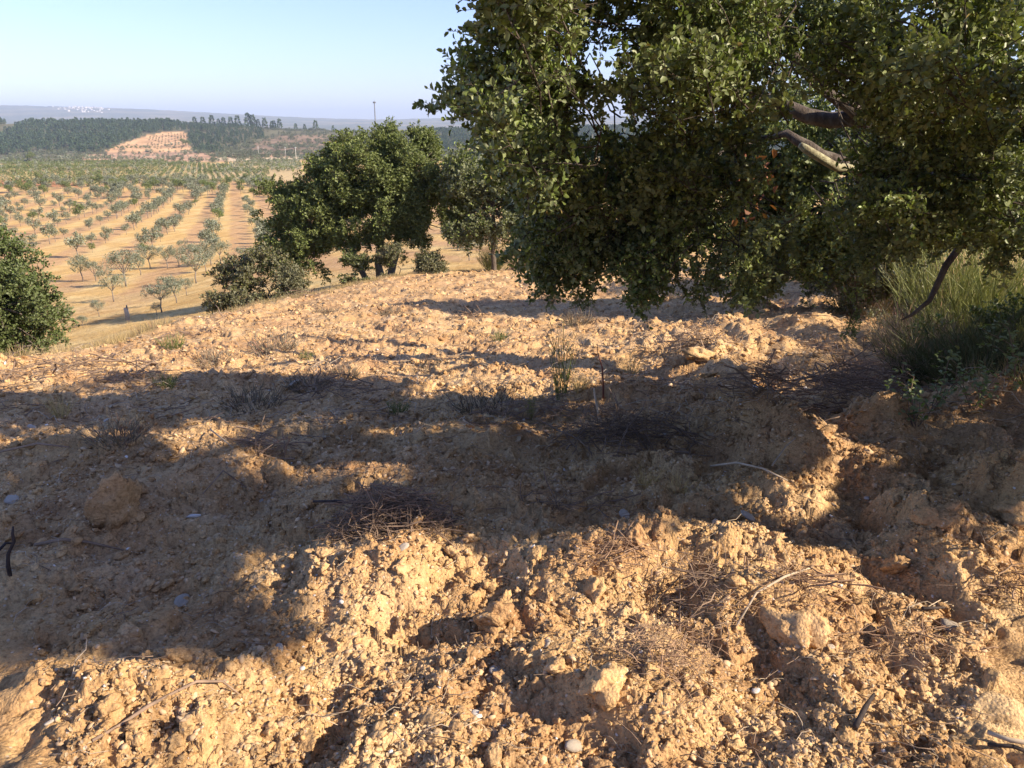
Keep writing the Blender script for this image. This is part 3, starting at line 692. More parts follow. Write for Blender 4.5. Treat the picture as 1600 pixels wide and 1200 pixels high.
    for i in range(len(P)):
        c = (.145 if px[i] < 900 else .165) if infr[i] else .20
        k = (int(P[i, 0] // c), int(P[i, 1] // c), int(P[i, 2] // c))
        if k in cell: continue
        cell[k] = 1; sel.append(i)
    sel = np.array(sel); P = P[sel]; px = px[sel]; py = py[sel]; infr = infr[sel]; print('oak sprays', len(P))
    c0 = np.array([4.8, 6.2, 1.5]); d = P - c0; d /= np.linalg.norm(d, axis=1, keepdims=True)
    low = (P[:, 2] < 1.0)[:, None]
    D = d * .7 + rdir(rg, len(P)) * .7 + np.array([[0, 0, .12]]) - low * np.array([[0, 0, .9]])
    D /= np.linalg.norm(D, axis=1, keepdims=True)
    P0 = P - D * .17
    eu = dir_euler(D, rs); sc = rg.uniform(.8, 1.2, len(P)); ix = rg.integers(0, 5, len(P))
    # nearest sprays in the picture become parts
    depth = P[:, 1] + 50 * (~infr | (px < 700) | (px > 1600) | (py < 0))
    order = np.argsort(depth); npart = 260; part = order[:npart]; rest = order[npart:]
    base = np.array(inv[:])
    srcs = [o.data for o in SPR_NEAR.objects]
    for i in part:
        o = bpy.data.objects.new('leafy_twig', srcs[ix[i]]); COL.objects.link(o); o.parent = root
        o.location = P0[i] - base; o.rotation_euler = eu[i]; o.scale = (sc[i],) * 3
    o = scatter('crown', P0[rest] - base, eu[rest], sc[rest], ix[rest], SPR_NEAR, root); o['kind'] = 'stuff'
    # limbs, in world points
    def L(*pts): return [Vector(p) - inv for p in pts]
    def px3(u, v, d): k = (u - 800) / (F * CP + (600 - v) * SP); return (d * k, d, CAMZ + d * slope(v))
    tz = gzs(5.8, 5.2)
    tube_part('trunk', L((5.8, 5.2, tz - .2), (5.75, 5.2, tz + .5), (5.6, 5.25, tz + 1.2), (5.5, 5.3, tz + 1.9)), [.34, .27, .24, .25], M['bark'], root, 8)
    limbs = [([(5.5, 5.3, tz + 1.9), px3(1480, 190, 6.9), px3(1400, 190, 7.0), px3(1330, 185, 7.0), px3(1260, 182, 7.0), px3(1190, 150, 7.2), px3(1120, 120, 7.2), px3(1040, 110, 7.4)], [.17, .12, .085, .072, .065, .05, .04, .02]),
             ([(5.5, 5.3, tz + 1.85), px3(1480, 290, 6.9), px3(1400, 270, 6.9), px3(1330, 262, 6.9), px3(1300, 250, 6.85), px3(1262, 232, 6.8), px3(1230, 210, 6.9), px3(1190, 215, 7.0)], [.15, .10, .07, .06, .055, .048, .035, .012]),
             ([px3(1360, 188, 7.0), px3(1300, 150, 6.8), px3(1255, 110, 6.6), px3(1225, 60, 6.4), px3(1200, 0, 6.2)], [.07, .05, .042, .03, .018]),
             ([(5.5, 5.3, tz + 1.9), (4.9, 4.2, tz + 3.0), (4.0, 2.6, tz + 3.7), (3.2, 1.0, tz + 3.9)], [.15, .1, .06, .02]),
             ([(5.5, 5.3, tz + 1.9), (5.4, 6.8, tz + 3.4), (5.1, 7.2, tz + 4.9)], [.17, .11, .03]),
             ([(5.5, 5.3, tz + 1.9), (6.4, 6.0, tz + 3.0), (7.7, 5.8, tz + 3.8)], [.14, .09, .03]),
             ([px3(1040, 110, 7.4), px3(960, 140, 7.5), px3(860, 130, 7.6), px3(780, 110, 7.7)], [.03, .025, .018, .008]),
             ([px3(1190, 215, 7.0), px3(1100, 250, 6.8), px3(1020, 290, 6.6), px3(940, 330, 6.5)], [.018, .015, .011, .005])]
    for pts, rad in limbs:
        pv = L(*pts); fine = []; fr = []
        for a in range(len(pv) - 1):
            for t in (0, .5): fine.append(pv[a].lerp(pv[a + 1], t) + Vector((rs.uniform(-1, 1), rs.uniform(-1, 1), rs.uniform(-1, 1))) * rad[a] * .35); fr.append(rad[a] + (rad[a + 1] - rad[a]) * t)
        fine.append(pv[-1]); fr.append(rad[-1])
        tube_part('branch', fine, fr, M['bark'], root, 8)
    o = tube_part('broken_limb', L(px3(1350, 263, 6.9), px3(1325, 262, 6.75), px3(1308, 262, 6.55), px3(1296, 255, 6.5), px3(1276, 243, 6.45), px3(1258, 232, 6.45), px3(1250, 226, 6.45)), [.04, .036, .034, .036, .036, .034, .024], M['lichen'], root, 8); o['label'] = 'sunlit lichened limb'
    o = tube_part('drooping_branch', L(px3(1600, 350, 5.6), px3(1545, 372, 5.5), px3(1500, 385, 5.45), px3(1478, 415, 5.4), px3(1462, 450, 5.35), px3(1452, 470, 5.3), px3(1425, 492, 5.25), px3(1408, 500, 5.2)), [.04, .032, .027, .024, .021, .017, .012, .005], M['bark'], root, 8); o['label'] = 'bare dark branch dipping to the shrubs'
    # thin twigs that carry the sprays
    tb = TB(); lv = [pt for pts, _ in limbs for pt in L(*pts)]
    lim = np.array([p[:] for p in lv])
    for i in rs.sample(range(len(P)), min(1300, len(P))):
        p = P0[i] - base; j = int(np.argmin(((lim - p) ** 2).sum(1))); a = Vector(lim[j]).lerp(Vector(p), rs.uniform(.35, .7)) + Vector((rs.uniform(-.2, .2), rs.uniform(-.2, .2), rs.uniform(-.1, .25)))
        tb.tube(wob(a, p, 3, .08, 0, rs), [.007, .006, .005, .003], 3)
    o = link('twig', tb.mesh('twig', M['bark']), root); o['kind'] = 'stuff'
    # long hanging twigs in front of the field
    for (u, v0, v1, d) in [(905, 380, 468, 5.9), (1005, 380, 478, 5.8), (1088, 380, 476, 5.5), (1160, 330, 440, 5.3), (855, 380, 442, 6.3), (1335, 430, 515, 5.2), (1190, 380, 465, 5.4), (1060, 400, 452, 5.8), (1115, 400, 450, 5.6)]:
        a = Vector(px3(u, v0, d)); b = Vector(px3(u + rs.uniform(-8, 8), v1 - 8, d)); pts = wob(a, b, 4, .05, 0, rs)
        tube_part('hanging_twig', [p - inv for p in pts], [.006, .005, .004, .003, .002], M['bark'], root, 4)
        for t in ((.3, .6, .85, .97) if u != 1160 else (.9,)):
            p = a.lerp(b, t); dv = (Vector((rs.uniform(-.7, .7), rs.uniform(-.7, .7), -1))).normalized()
            o = bpy.data.objects.new('leafy_twig', rs.choice(srcs)); COL.objects.link(o); o.parent = root; o.location = p - dv * .05 - inv
            o.rotation_euler = dir_euler([dv], rs)[0]; o.scale = (rs.uniform(.4, .6),) * 3
    # brown dead leaves
    pts = np.array([np.array(px3(u, v, 5.9)) for u, v in [(rs.uniform(1160, 1208), rs.uniform(232, 345)) for _ in range(44)]]) + rg.normal(size=(44, 3)) * .04
    V, Fc = leaves_np(pts - base, rdir(rg, 44) + np.array([[0, 0, -.8]]), rdir(rg, 44), rg.uniform(.05, .085, 44), rg.uniform(.035, .05, 44), .3)
    o = link('dead_leaf_cluster', mesh_np('dead_leaf_cluster', V, Fc, M['dead_leaf']), root); o['label'] = 'cluster of brown dead leaves'
    return root
big_oak()

# ------------------------------------------------------------------ other oaks
def S(u, d): return d / (F * CP) * u       # not used for placement, only sizes
p = at_d(597, 27, 430)
oak(p, 'wide round oak with several trunks at the left end of the field', [
    (-.2, 0, 4.0, 1.7, 1.6, 1.35), (1.2, .2, 3.9, 1.35, 1.5, 1.3), (2.0, .3, 2.9, 1.2, 1.3, 1.25), (.9, .6, 4.5, 1.2, 1.2, .95), (-1.5, 0, 3.5, 1.1, 1.3, 1.0), (-2.3, -.1, 2.7, 1.2, 1.2, .95), (-2.6, -.2, 1.9, 1.1, 1.1, .75),
    (-3.9, 0, 3.0, .55, .6, .42), (-3.6, -.2, 1.1, .75, .7, .55), (-2.6, -.4, 1.0, .7, .7, .6), (.5, -.7, 2.9, 1.2, .9, .9), (1.7, -.2, 2.15, 1.1, .9, .6), (-.9, -.6, 2.3, .9, .8, .7), (-1.3, .3, 4.3, .8, .9, .6), (1.9, 0, 4.0, .7, .8, .7)],
    [([(-.05, 0, -.3), (-.1, 0, .6), (.0, 0, 1.6), (-.2, .1, 2.7)], .17, .10), ([(.15, .1, -.3), (.55, .1, 1.0), (.7, .1, 2.0), (.4, 0, 3.0)], .15, .09), ([(-.5, .1, -.4), (-.9, 0, .7), (-1.2, 0, 1.6), (-1.8, 0, 2.3)], .13, .08)],
    5200, 'oak_mid', .38, .07, 3, gap=-.12, shell=.45, bark='grey_bark')
OAKROOT = [o for o in bpy.data.objects if o.get('label') == 'wide round oak with several trunks at the left end of the field'][0]; OAKROOT.scale = (.95, .95, .915)
p = at_d(772, 25.5, 425)
oak(p, 'small pale green oak on a single thin trunk right of the wide round oak', [(-.3, 0, 2.6, .9, .8, .8), (.5, .2, 2.9, .9, .8, .7), (-.9, 0, 2.9, .6, .6, .6), (.2, 0, 1.8, .8, .7, .5), (1.2, .2, 2.3, .9, .7, .8), (-.9, 0, 1.7, .5, .5, .45)],
    [([(0, 0, -.2), (-.03, 0, .7), (.02, 0, 1.5), (-.05, 0, 2.2)], .09, .05)], 1100, 'oak_pale', .40, .08, 5, gap=-.12, shell=.35)
p = at_d(40, 14.5, 560)
oak(p + Vector((-.15, 0, -.1)), 'round dark green oak cut by the left edge of the photo', [(-.9, 0, 1.6, 1.25, 1.2, 1.1), (.0, -.2, 1.3, .85, .9, .75), (-.5, -.3, .6, 1.0, .9, .7), (.15, -.1, .5, .75, .7, .6), (-1.6, 0, .9, 1.3, 1.2, 1.0), (-.3, -.2, 0, .75, .7, .45), (-.7, 0, 2.1, .8, .9, .65), (-.9, 0, -.2, .8, .7, .4)],
    [([(-.5, 0, -.5), (-.45, 0, .3), (-.6, 0, 1.1)], .13, .08)], 2400, 'oak_dark', .30, .055, 8, gap=-.35, shell=.4)
# the olive-grey bush beside it all
p = at_d(398, 19.0, 478)
oak(p + Vector((0, 0, .0)), 'low grey green bush on the field edge left of the wide round oak', [(-.5, 0, .5, .55, .5, .45), (.25, 0, .68, .75, .5, .55), (.8, .1, .6, .4, .5, .45), (-.2, -.1, .2, .9, .5, .3), (.5, 0, .2, .6, .5, .3)],
    [([(0, 0, -.1), (0, 0, .3)], .03, .015), ([(.2, 0, -.1), (.4, 0, .4)], .03, .015)], 760, 'bush', .24, .05, 9, gap=-.3, shell=.2, cat='bush', name='bush')
p = at_d(572, 25.6, 435)
oak(p, 'bright green sprouting shrub at the foot of the wide round oak', [(-.3, 0, .4, .55, .4, .45), (.2, 0, .3, .4, .4, .35)], [([(0, 0, -.1), (-.1, 0, .3)], .02, .01)], 260, 'oak_pale', .26, .06, 12, shell=.1, cat='bush', name='bush')
p = at_d(622, 25.0, 435)
oak(p, 'mixed green and dry shrub right of the wide round oak trunks', [(.0, 0, .45, .6, .4, .45), (.8, 0, .35, .7, .4, .38)], [([(0, 0, -.1), (.1, 0, .3)], .02, .01)], 420, 'bush', .26, .055, 13, shell=.1, cat='bush', name='bush')
# oaks behind at the right, mostly screened by the big tree
p = Vector((6.3, 12.2, gzs(6.3, 12.2)))
oak(p, 'shaded oak right behind the big near oak, filling the gap in its crown', [(-1.2, 0, 2.6, 1.1, 1.0, 1.0), (.2, 0, 2.7, 1.3, 1.2, 1.1), (-1.7, .2, 1.7, .8, .8, .7), (-2.3, .2, 2.6, .8, .8, .8), (-2.2, .1, 1.2, .6, .6, .5), (-2.9, .2, 1.9, .7, .7, .85), (1.4, 0, 2.4, 1.2, 1.1, 1.0), (-.6, .3, 1.5, .8, .8, .6)],
    [([(0, 0, -.3), (0, 0, .8), (-.1, 0, 1.8)], .16, .10)], 1700, 'oak_mid', .36, .065, 25, gap=-.25, shell=.3)
p = Vector((11.5, 15.5, gzs(11.5, 15.5)))
oak(p, 'oak behind the big near oak, seen through its lower foliage at the right', [(-1.3, 0, 3.0, 1.6, 1.6, 1.2), (.6, 0, 3.6, 1.8, 1.7, 1.3), (-2.2, 0, 2.0, 1.0, 1.0, .8), (1.8, 0, 2.6, 1.4, 1.5, 1.2)],
    [([(0, 0, -.3), (0, 0, 1.0), (-.2, 0, 2.4)], .22, .14)], 2300, 'oak_mid', .40, .07, 15, gap=-.2, shell=.4)
p = at_d(1400, 24, 425)
oak(p, 'grey green oak in the gap beneath the big near oak', [(-.3, 0, 2.4, 1.5, 1.4, 1.2), (1.2, 0, 2.6, 1.5, 1.4, 1.2), (-1.3, 0, 1.4, .9, .9, .8), (2.6, 0, 2.0, 1.2, 1.1, 1.0), (.4, 0, 1.2, 1.1, .9, .6)],
    [([(0, 0, -.2), (.1, 0, .8), (0, 0, 1.9)], .1, .06)], 2000, 'olive', .40, .07, 16, gap=-.2, shell=.4)

# ------------------------------------------------------------------ shrubs of the right-hand verge
def stems_mesh(name, seed, m, n, h, spread, w=.004, curve=.35, forks=3, base=.10, lean=(0, 0)):
    """broom-like plant: many thin green stems that fork"""
    rs = random.Random(seed); V = []; Q = []; c = 0
    def strand(p, d, L, w):
        nonlocal c
        pts = [p]; q = p.copy(); dd = d.copy()
        for i in range(3):
            dd = (dd + Vector((rs.uniform(-1, 1), rs.uniform(-1, 1), rs.uniform(-.3, .5))) * curve * .45).normalized(); q = q + dd * L / 3; pts.append(q.copy())
        s = dd.cross(Vector((rs.uniform(-1, 1), rs.uniform(-1, 1), .1))).normalized()
        for i, r in enumerate(pts):
            ww = w * (1 - i / 3.6); V.append((r - s * ww)[:]); V.append((r + s * ww)[:])
        for i in range(3): Q.append((c + 2 * i, c + 2 * i + 1, c + 2 * i + 3, c + 2 * i + 2))
        c += 8; return pts, dd
    for _ in range(n):
        a = rs.uniform(0, 2 * math.pi); r = base * math.sqrt(rs.random()); out = rs.uniform(0, 1) ** .7 * spread
        d = Vector((math.cos(a) * out + lean[0], math.sin(a) * out + lean[1], 1)).normalized()
        p = Vector((math.cos(a) * r, math.sin(a) * r, -.04)); L = h * rs.uniform(.55, 1.05)
        pts, dd = strand(p, d, L, w)
        for f in range(forks):
            k = rs.choice((1, 2, 2, 3)); d2 = (dd + Vector((rs.uniform(-1, 1), rs.uniform(-1, 1), rs.uniform(-.1, .8))) * .55).normalized(); strand(pts[k], d2, L * rs.uniform(.25, .5), w * .7)
    return mesh_np(name, np.array(V), np.array(Q), m)
def twig_pile(name, seed, m, n, a, b, h, L=(.2, .6), w=.004, up=.3, k=3, segs=4, m2=None):
    rs = random.Random(seed); tb = TB()
    n = int(n * .45); h *= 1.6
    for i in range(n):
        an = rs.uniform(0, 2 * math.pi); r = rs.random() ** .75; x = math.cos(an) * r * a; y = math.sin(an) * r * b; z = h * (1 - r * r) * rs.random() + .01
        d = Vector((rs.gauss(0, 1), rs.gauss(0, .7), rs.gauss(0, up))).normalized(); ln = rs.uniform(*L)
        p0 = Vector((x, y, z)) - d * ln / 2; p1 = p0 + d * ln
        p0.z = max(p0.z, -.01); ww = w * rs.choice((.5, .6, .8, 1, 1, 1.3, 1.6, 2.6))
        tb.tube(wob(p0, p1, segs, .075, 0, rs), [ww * (1 - .15 * j) for j in range(segs + 1)], k)
    return tb.mesh(name, m)
def plant(name, me, loc, label, cat, rz=0, sc=1, group=None, kids=()):
    root = empty(name, loc, label, cat, group, rz, sc) if kids else props(link(name, me, None, loc), label, cat, group)
    if kids:
        for nm, m_ in kids: link(nm, m_, root)
    else: root.rotation_euler.z = rz; root.scale = (sc,) * 3
    return root
B1 = stems_mesh('broom', 1, M['broom'], 300, 1.0, .85, .005, .6, 7, .28)
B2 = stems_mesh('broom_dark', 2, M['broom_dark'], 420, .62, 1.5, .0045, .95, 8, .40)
B3 = stems_mesh('dry_shrub', 3, M['heather'], 240, .7, .9, .005, .5, 4, .2)
B4 = stems_mesh('grass_tuft', 4, M['straw'], 90, .38, .7, .003, .4, 0, .08)
B5 = stems_mesh('green_weed', 5, M['broom'], 34, .62, .22, .0035, .12, 3, .04)
B6 = stems_mesh('grey_weed', 6, M['heather'], 130, .16, 1.5, .0035, .6, 3, .12)
B7 = stems_mesh('green_tuft', 7, M['vine'], 60, .18, .9, .004, .4, 3, .06)
def shrub(u, v, d, me, name, label, cat, sc=1, rz=0):
    p = at(u, v) if d is None else at_d(u, d, v); return plant(name, me, p, label, cat, rz, sc)
shrub(1530, 470, 8.8, B1, 'broom_shrub', 'bright yellow green broom shrub behind the bare drooping branch', 'shrub', 1.4)
shrub(1600, 470, 9.6, B1, 'broom_shrub', 'yellow green broom cut by the right edge behind the brightest broom', 'shrub', 1.0, 1.2)
shrub(1480, 440, 11.5, B1, 'broom_shrub', 'pale broom far back left of the brightest broom', 'shrub', 1.0, 2.2)
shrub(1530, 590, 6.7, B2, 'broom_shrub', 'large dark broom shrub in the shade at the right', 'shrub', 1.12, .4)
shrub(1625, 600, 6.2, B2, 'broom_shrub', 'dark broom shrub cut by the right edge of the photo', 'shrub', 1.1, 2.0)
shrub(1420, 560, 8.0, B3, 'dry_shrub', 'grey brown dry shrub left of the large dark broom', 'shrub', .8, .4)
shrub(1440, 500, 8.6, B3, 'dry_shrub', 'dry reddish shrub under the tip of the bare branch', 'shrub', .95, 1.4)
shrub(1345, 470, 13.0, B3, 'dry_shrub', 'dry shrub on the verge at the field corner', 'shrub', 1.1, 2.4)
shrub(1285, 430, 19.0, B3, 'dry_shrub', 'reddish dry shrub where the field meets the far verge', 'shrub', 1.0, 3.4)
shrub(1390, 455, 13.5, B1, 'broom_shrub', 'green broom behind the dry corner shrub', 'shrub', .9, 3.0)
for (u, v, d, lb, lob, key, n_, sp, lf) in [
    (1535, 575, 7.3, 'dark leafy bush in the shade behind the brambles', [(-.35, 0, .22, .5, .4, .3), (.4, 0, .25, .5, .4, .32)], 'oak_dark', 420, .22, .034),
    (1610, 560, 7.0, 'dark leafy bush cut by the right edge beside the broom', [(0, 0, .35, .45, .4, .4), (.5, 0, .3, .5, .5, .35)], 'oak_dark', 300, .22, .034),
    (1325, 455, 13.5, 'grey leafy bush on the verge under the big near oak', [(-.3, 0, .45, .6, .5, .5), (.5, 0, .55, .6, .5, .5)], 'bush', 330, .26, .045),
    (1425, 470, 11.5, 'olive grey bush right of the grey leafy one', [(-.3, 0, .5, .55, .5, .5), (.4, 0, .45, .55, .5, .45)], 'bush', 300, .26, .045),
    (1285, 425, 20, 'dark green bush where the verge meets the far field end', [(0, 0, .7, .8, .7, .7), (.9, 0, .6, .8, .7, .6)], 'oak_dark', 330, .34, .06),
    (1490, 520, 9.2, 'low grey bush between the bare branch tip and the dark bushes', [(0, 0, .3, .6, .45, .35)], 'bush', 200, .22, .04)]:
    oak(at_d(u, d, v), lb, lob, [([(0, 0, -.1), (.05, 0, .3)], .02, .01)], n_, key, sp, lf, int(u), gap=-.25, shell=.2, cat='bush', name='bush')
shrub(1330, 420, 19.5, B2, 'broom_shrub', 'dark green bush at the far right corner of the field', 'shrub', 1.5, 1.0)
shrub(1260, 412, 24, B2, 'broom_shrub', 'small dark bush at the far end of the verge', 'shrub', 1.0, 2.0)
shrub(1585, 640, 5.6, B4, 'dry_grass_tuft', 'dry straw grass at the right edge in front of the dark broom', 'grass tuft', 1.0)
shrub(1530, 630, 6.0, B4, 'dry_grass_tuft', 'dry grass tuft left of the straw at the right edge', 'grass tuft', .9, 1)
shrub(1620, 650, 5.4, B4, 'dry_grass_tuft', 'straw grass tuft cut by the right edge', 'grass tuft', 1.0, 2)
shrub(1420, 590, 7.2, B4, 'dry_grass_tuft', 'pale grass tuft on the verge before the dry grey shrub', 'grass tuft', .9, 3)
shrub(1380, 520, 9.5, B4, 'dry_grass_tuft', 'yellow grass tuft on the verge left of the drooping branch tip', 'grass tuft', 1.1, 4)
shrub(770, 418, 26, B1, 'broom_shrub', 'yellow green broom at the foot of the small pale oak', 'shrub', .75, 1.0)
shrub(812, 412, 26, B3, 'dry_shrub', 'dark dry shrub right of the small pale oak', 'shrub', 1.1, 1.0)
shrub(845, 410, 27, B3, 'dry_shrub', 'dry shrub half hidden by the lowest leaves of the big oak', 'shrub', 1.1, 2.0)
# bramble
def bramble(u, v, seed, label):
    rs = random.Random(seed); rg = np.random.default_rng(seed); p = at(u, v); root = empty('bramble', p, label, 'bramble'); tb = TB(); P = []; D = []
    for i in range(6):
        a = rs.uniform(0, 6.28); e = Vector((math.cos(a) * .3, math.sin(a) * .2, rs.uniform(.2, .42))); pts = wob((0, 0, -.03), e, 5, .1, -.25, rs); tb.tube(pts, [.004, .0035, .003, .003, .002, .0015], 4)
        for q in pts[1:]:
            for _ in range(4): P.append((q + Vector((rs.uniform(-.03, .03),) * 3))[:]); D.append((rs.uniform(-1, 1), rs.uniform(-1, 1), rs.uniform(-.3, .6)))
    link('stem', tb.mesh('stem', M['dry_twig']), root); V, Fc = leaves_np(np.array(P), np.array(D), rdir(rg, len(P)) * .4 + np.array([[0, 0, 1]]), rg.uniform(.03, .05, len(P)), rg.uniform(.022, .034, len(P)))
    link('leaves', mesh_np('leaves', V, Fc, M['bramble']), root)
bramble(1455, 640, 1, 'bright green bramble sprouting at the left foot of the dark broom')
bramble(1520, 640, 2, 'small bright bramble before the middle of the dark broom')
bramble(1585, 600, 3, 'bramble sprig at the right edge before the dark broom')
bramble(1430, 665, 4, 'low bramble shoot on the dark mound')

# ------------------------------------------------------------------ clods and stones
def rock_mesh(name, seed, m, sub=3, amp=.28, flat=.75, ang=0.0):
    import bmesh
    bm = bmesh.new(); bmesh.ops.create_icosphere(bm, subdivisions=sub, radius=1.0)
    rs = random.Random(seed); o = (rs.uniform(-9, 9), rs.uniform(-9, 9)); V = np.array([v.co[:] for v in bm.verts]); 
    planes = [Vector((rs.gauss(0, 1), rs.gauss(0, 1), rs.gauss(0, 1))).normalized() for _ in range(9)]; cuts = [rs.uniform(.62, .9) for _ in planes]
    for pl, c in zip(planes, cuts):
        d = V @ np.array(pl[:]); ex = np.clip(d - c, 0, None); V = V - ex[:, None] * np.array(pl[:]) * (.9 if ang else .7)
    n = pnoise(V[:, 0] * 1.4 + o[0], V[:, 1] * 1.4 + V[:, 2] * 1.1, seed) + .5 * pnoise(V[:, 0] * 3.5, V[:, 2] * 3.5 + V[:, 1] * 2.1, seed + 1) + .3 * pnoise(V[:, 1] * 8, V[:, 2] * 8 + V[:, 0] * 5, seed + 2)
    V = V * (1 + amp * n)[:, None]; V[:, 2] *= flat; V[:, 0] *= rs.uniform(.95, 1.35)
    Fc = np.array([[v.index for v in f.verts] for f in bm.faces]); bm.free()
    return mesh_np(name, V, Fc, m, not ang)
BIGCLOD = [rock_mesh('clod', 60 + i, M['clod'], 4, .42, .8) for i in range(4)]
CLOD = [rock_mesh('clod', 70 + i, M['clod'], 3, .60, .8) for i in range(6)]
STONE = [rock_mesh('stone', 80 + i, M['stone'], 2, .12, .55, 1) for i in range(4)]
WSTONE = [rock_mesh('stone', 90 + i, M['white_stone'], 2, .15, .6, 1) for i in range(3)]
def put(name, me, u, v, s, label, cat, rot=None, sink=.25, group=None):
    p = at(u, v); sv = s if isinstance(s, tuple) else (s, s, s)
    o = link(name, me, None, (p.x, p.y, p.z + sv[2] * (.8 - sink) * .6)); o.scale = sv
    o.rotation_euler = rot or (random.uniform(-.4, .4), random.uniform(-.4, .4), random.uniform(0, 6.3)); return props(o, label, cat, group)
put('clod', BIGCLOD[0], 188, 812, (.13, .10, .22), 'tall upright pale clod standing in the shade at the left', 'clod', (.1, .25, .5))
put('clod', BIGCLOD[1], 778, 975, (.075, .06, .085), 'bright sunlit clod above the dark hole in the centre foreground', 'clod', (.1, .2, .2))
put('clod', BIGCLOD[2], 995, 845, (.055, .05, .065), 'round sunlit clod standing up against the shade', 'clod')
put('clod', BIGCLOD[3], 1240, 985, (.11, .08, .06), 'broad reddish clod at the edge of the right furrow', 'clod')
put('clod', BIGCLOD[1], 1400, 890, (.06, .07, .05), 'crusty clod on the right ridge at the shadow edge', 'clod')
put('clod', BIGCLOD[2], 940, 1075, (.085, .07, .06), 'rounded clod right of the bottom centre', 'clod')
put('clod', BIGCLOD[0], 870, 1045, (.045, .04, .035), 'small tan clod left of the rounded clod', 'clod')
put('clod', BIGCLOD[3], 290, 1030, (.07, .05, .045), 'pale clod at the lower edge of the left shadow', 'clod')
put('clod', BIGCLOD[2], 1580, 810, (.09, .1, .08), 'sunlit clod on the mound at the right edge', 'clod')
put('clod', BIGCLOD[1], 1450, 815, (.10, .06, .05), 'pale slab of earth in the shade of the right furrow', 'clod')
put('clod', BIGCLOD[0], 437, 745, (.10, .09, .09), 'dark lump beside the sunlit patch on the left', 'clod')
put('clod', BIGCLOD[3], 1090, 560, (.16, .12, .10), 'cracked clod heap behind the standing red stick', 'clod')
put('clod', BIGCLOD[2], 1065, 570, (.12, .10, .09), 'dark faced clod left of the cracked heap', 'clod')
put('clod', BIGCLOD[1], 930, 925, (.06, .05, .05), 'clod overhanging the shaded crack in the foreground mound', 'clod')
put('stone', STONE[0], 1488, 985, (.06, .045, .045), 'cream stone lying alone at the right of the foreground', 'stone')
put('stone', STONE[1], 897, 1172, (.034, .022, .028), 'flat pointed stone near the bottom centre', 'stone', (.5, .3, .6))
put('stone', STONE[2], 775, 1050, (.028, .024, .016), 'flat tan stone below the dark hole', 'stone')
put('stone', WSTONE[0], 535, 945, (.014, .014, .016), 'white pebble standing left of the centre hole', 'stone')
put('stone', WSTONE[1], 745, 1118, (.022, .018, .012), 'white quartz stone at the bottom left of centre', 'stone')
put('stone', WSTONE[2], 472, 1045, (.014, .012, .008), 'small white chip below the left shadow', 'stone')
put('stone', STONE[3], 285, 940, (.045, .03, .016), 'grey stone half buried in the left shadow', 'stone')
put('stone', WSTONE[0], 303, 807, (.035, .022, .018), 'white stone in the sunlit spot right of the upright clod', 'stone')
put('stone', WSTONE[1], 1180, 1088, (.016, .014, .01), 'white chip in the furrow at the lower right', 'stone')
put('stone', STONE[2], 82, 1128, (.03, .012, .01), 'thin cream flake near the bottom left', 'stone')
# the larger loose clods one by one, the rest as rubble
rgc = np.random.default_rng(5)
def field_pts(n, dmin, dmax, rng, powr=1.0):
    d = dmin * (dmax / dmin) ** (rng.uniform(0, 1, n) ** powr); t = rng.uniform(-.74, .74, n); x = t * d
    k = fieldmask(x, d) > .5; return x[k], d[k]
x, y = field_pts(420, 1.5, 9, rgc); x = x[:270]; y = y[:270]; z = gz(x, y)
for i in range(len(x)):
    s = float(rgc.uniform(.010, .026) * (1 + .14 * y[i])); me = CLOD[i % 6] if rgc.random() > .12 else STONE[i % 4]
    stone = me.name.startswith('stone')
    o = link('stone' if stone else 'clod', me, None, (x[i], y[i], z[i] + s * .25)); o.scale = (s * rgc.uniform(.8, 1.4), s, s * rgc.uniform(.6, 1.0)); o.rotation_euler = tuple(rgc.uniform(-.6, .6, 2)) + (rgc.uniform(0, 6.3),)
    if stone: props(o, 'pale flat stone among the loose clods of the ploughed field', 'stone', 'pale stones on the ploughed field')
    else: props(o, 'loose tan clod lying on the ploughed soil', 'clod', 'loose clods on the ploughed field')
GRV = src_collection('rubble', [rock_mesh('rubble_%d' % i, 110 + i, M['clod'] if i < 5 else M['gravel'], 3 if i < 5 else 1, .55 if i < 5 else .3, .8 if i < 5 else .5, i >= 5) for i in range(7)] + [rock_mesh('rubble_w', 130, M['white_stone'], 1, .1, .5, 1)])
def norm_z(x, y): return gz(x, y)
def rubble(name, n, dmin, dmax, smin, smax, seed, wfrac=.03, powr=1.0, kinds=7):
    rg = np.random.default_rng(seed); x, y = field_pts(n, dmin, dmax, rg, powr); nz_ = fbm(x * 1.7, y * 1.7, 2, 400); k = nz_ > rg.uniform(-.6, .25, len(x)); x = x[k]; y = y[k]
    s = (smin + (smax - smin) * rg.uniform(0, 1, len(x)) ** 3) * (1 + .07 * y); z = gz(x, y)
    idx = rg.integers(0, kinds, len(x)); w = rg.uniform(0, 1, len(x)) < wfrac; idx[w] = 7; s[w] *= .7
    R = np.stack([rg.uniform(-.7, .7, len(x)), rg.uniform(-.7, .7, len(x)), rg.uniform(0, 6.3, len(x))], 1)
    Sv = s[:, None] * rg.uniform(.65, 1.3, (len(x), 3))
    o = scatter(name, np.stack([x, y, z + s * .05], 1), R, Sv, idx, GRV); props(o, kind='stuff'); return o
rubble('gravel', 60000, 1.2, 9, .003, .014, 31)
rubble('small_clods', 3200, 1.3, 16, .008, .028, 33, .0, kinds=5)
rubble('soil_crumbs', 30000, 4, 28, .006, .022, 32, .02)
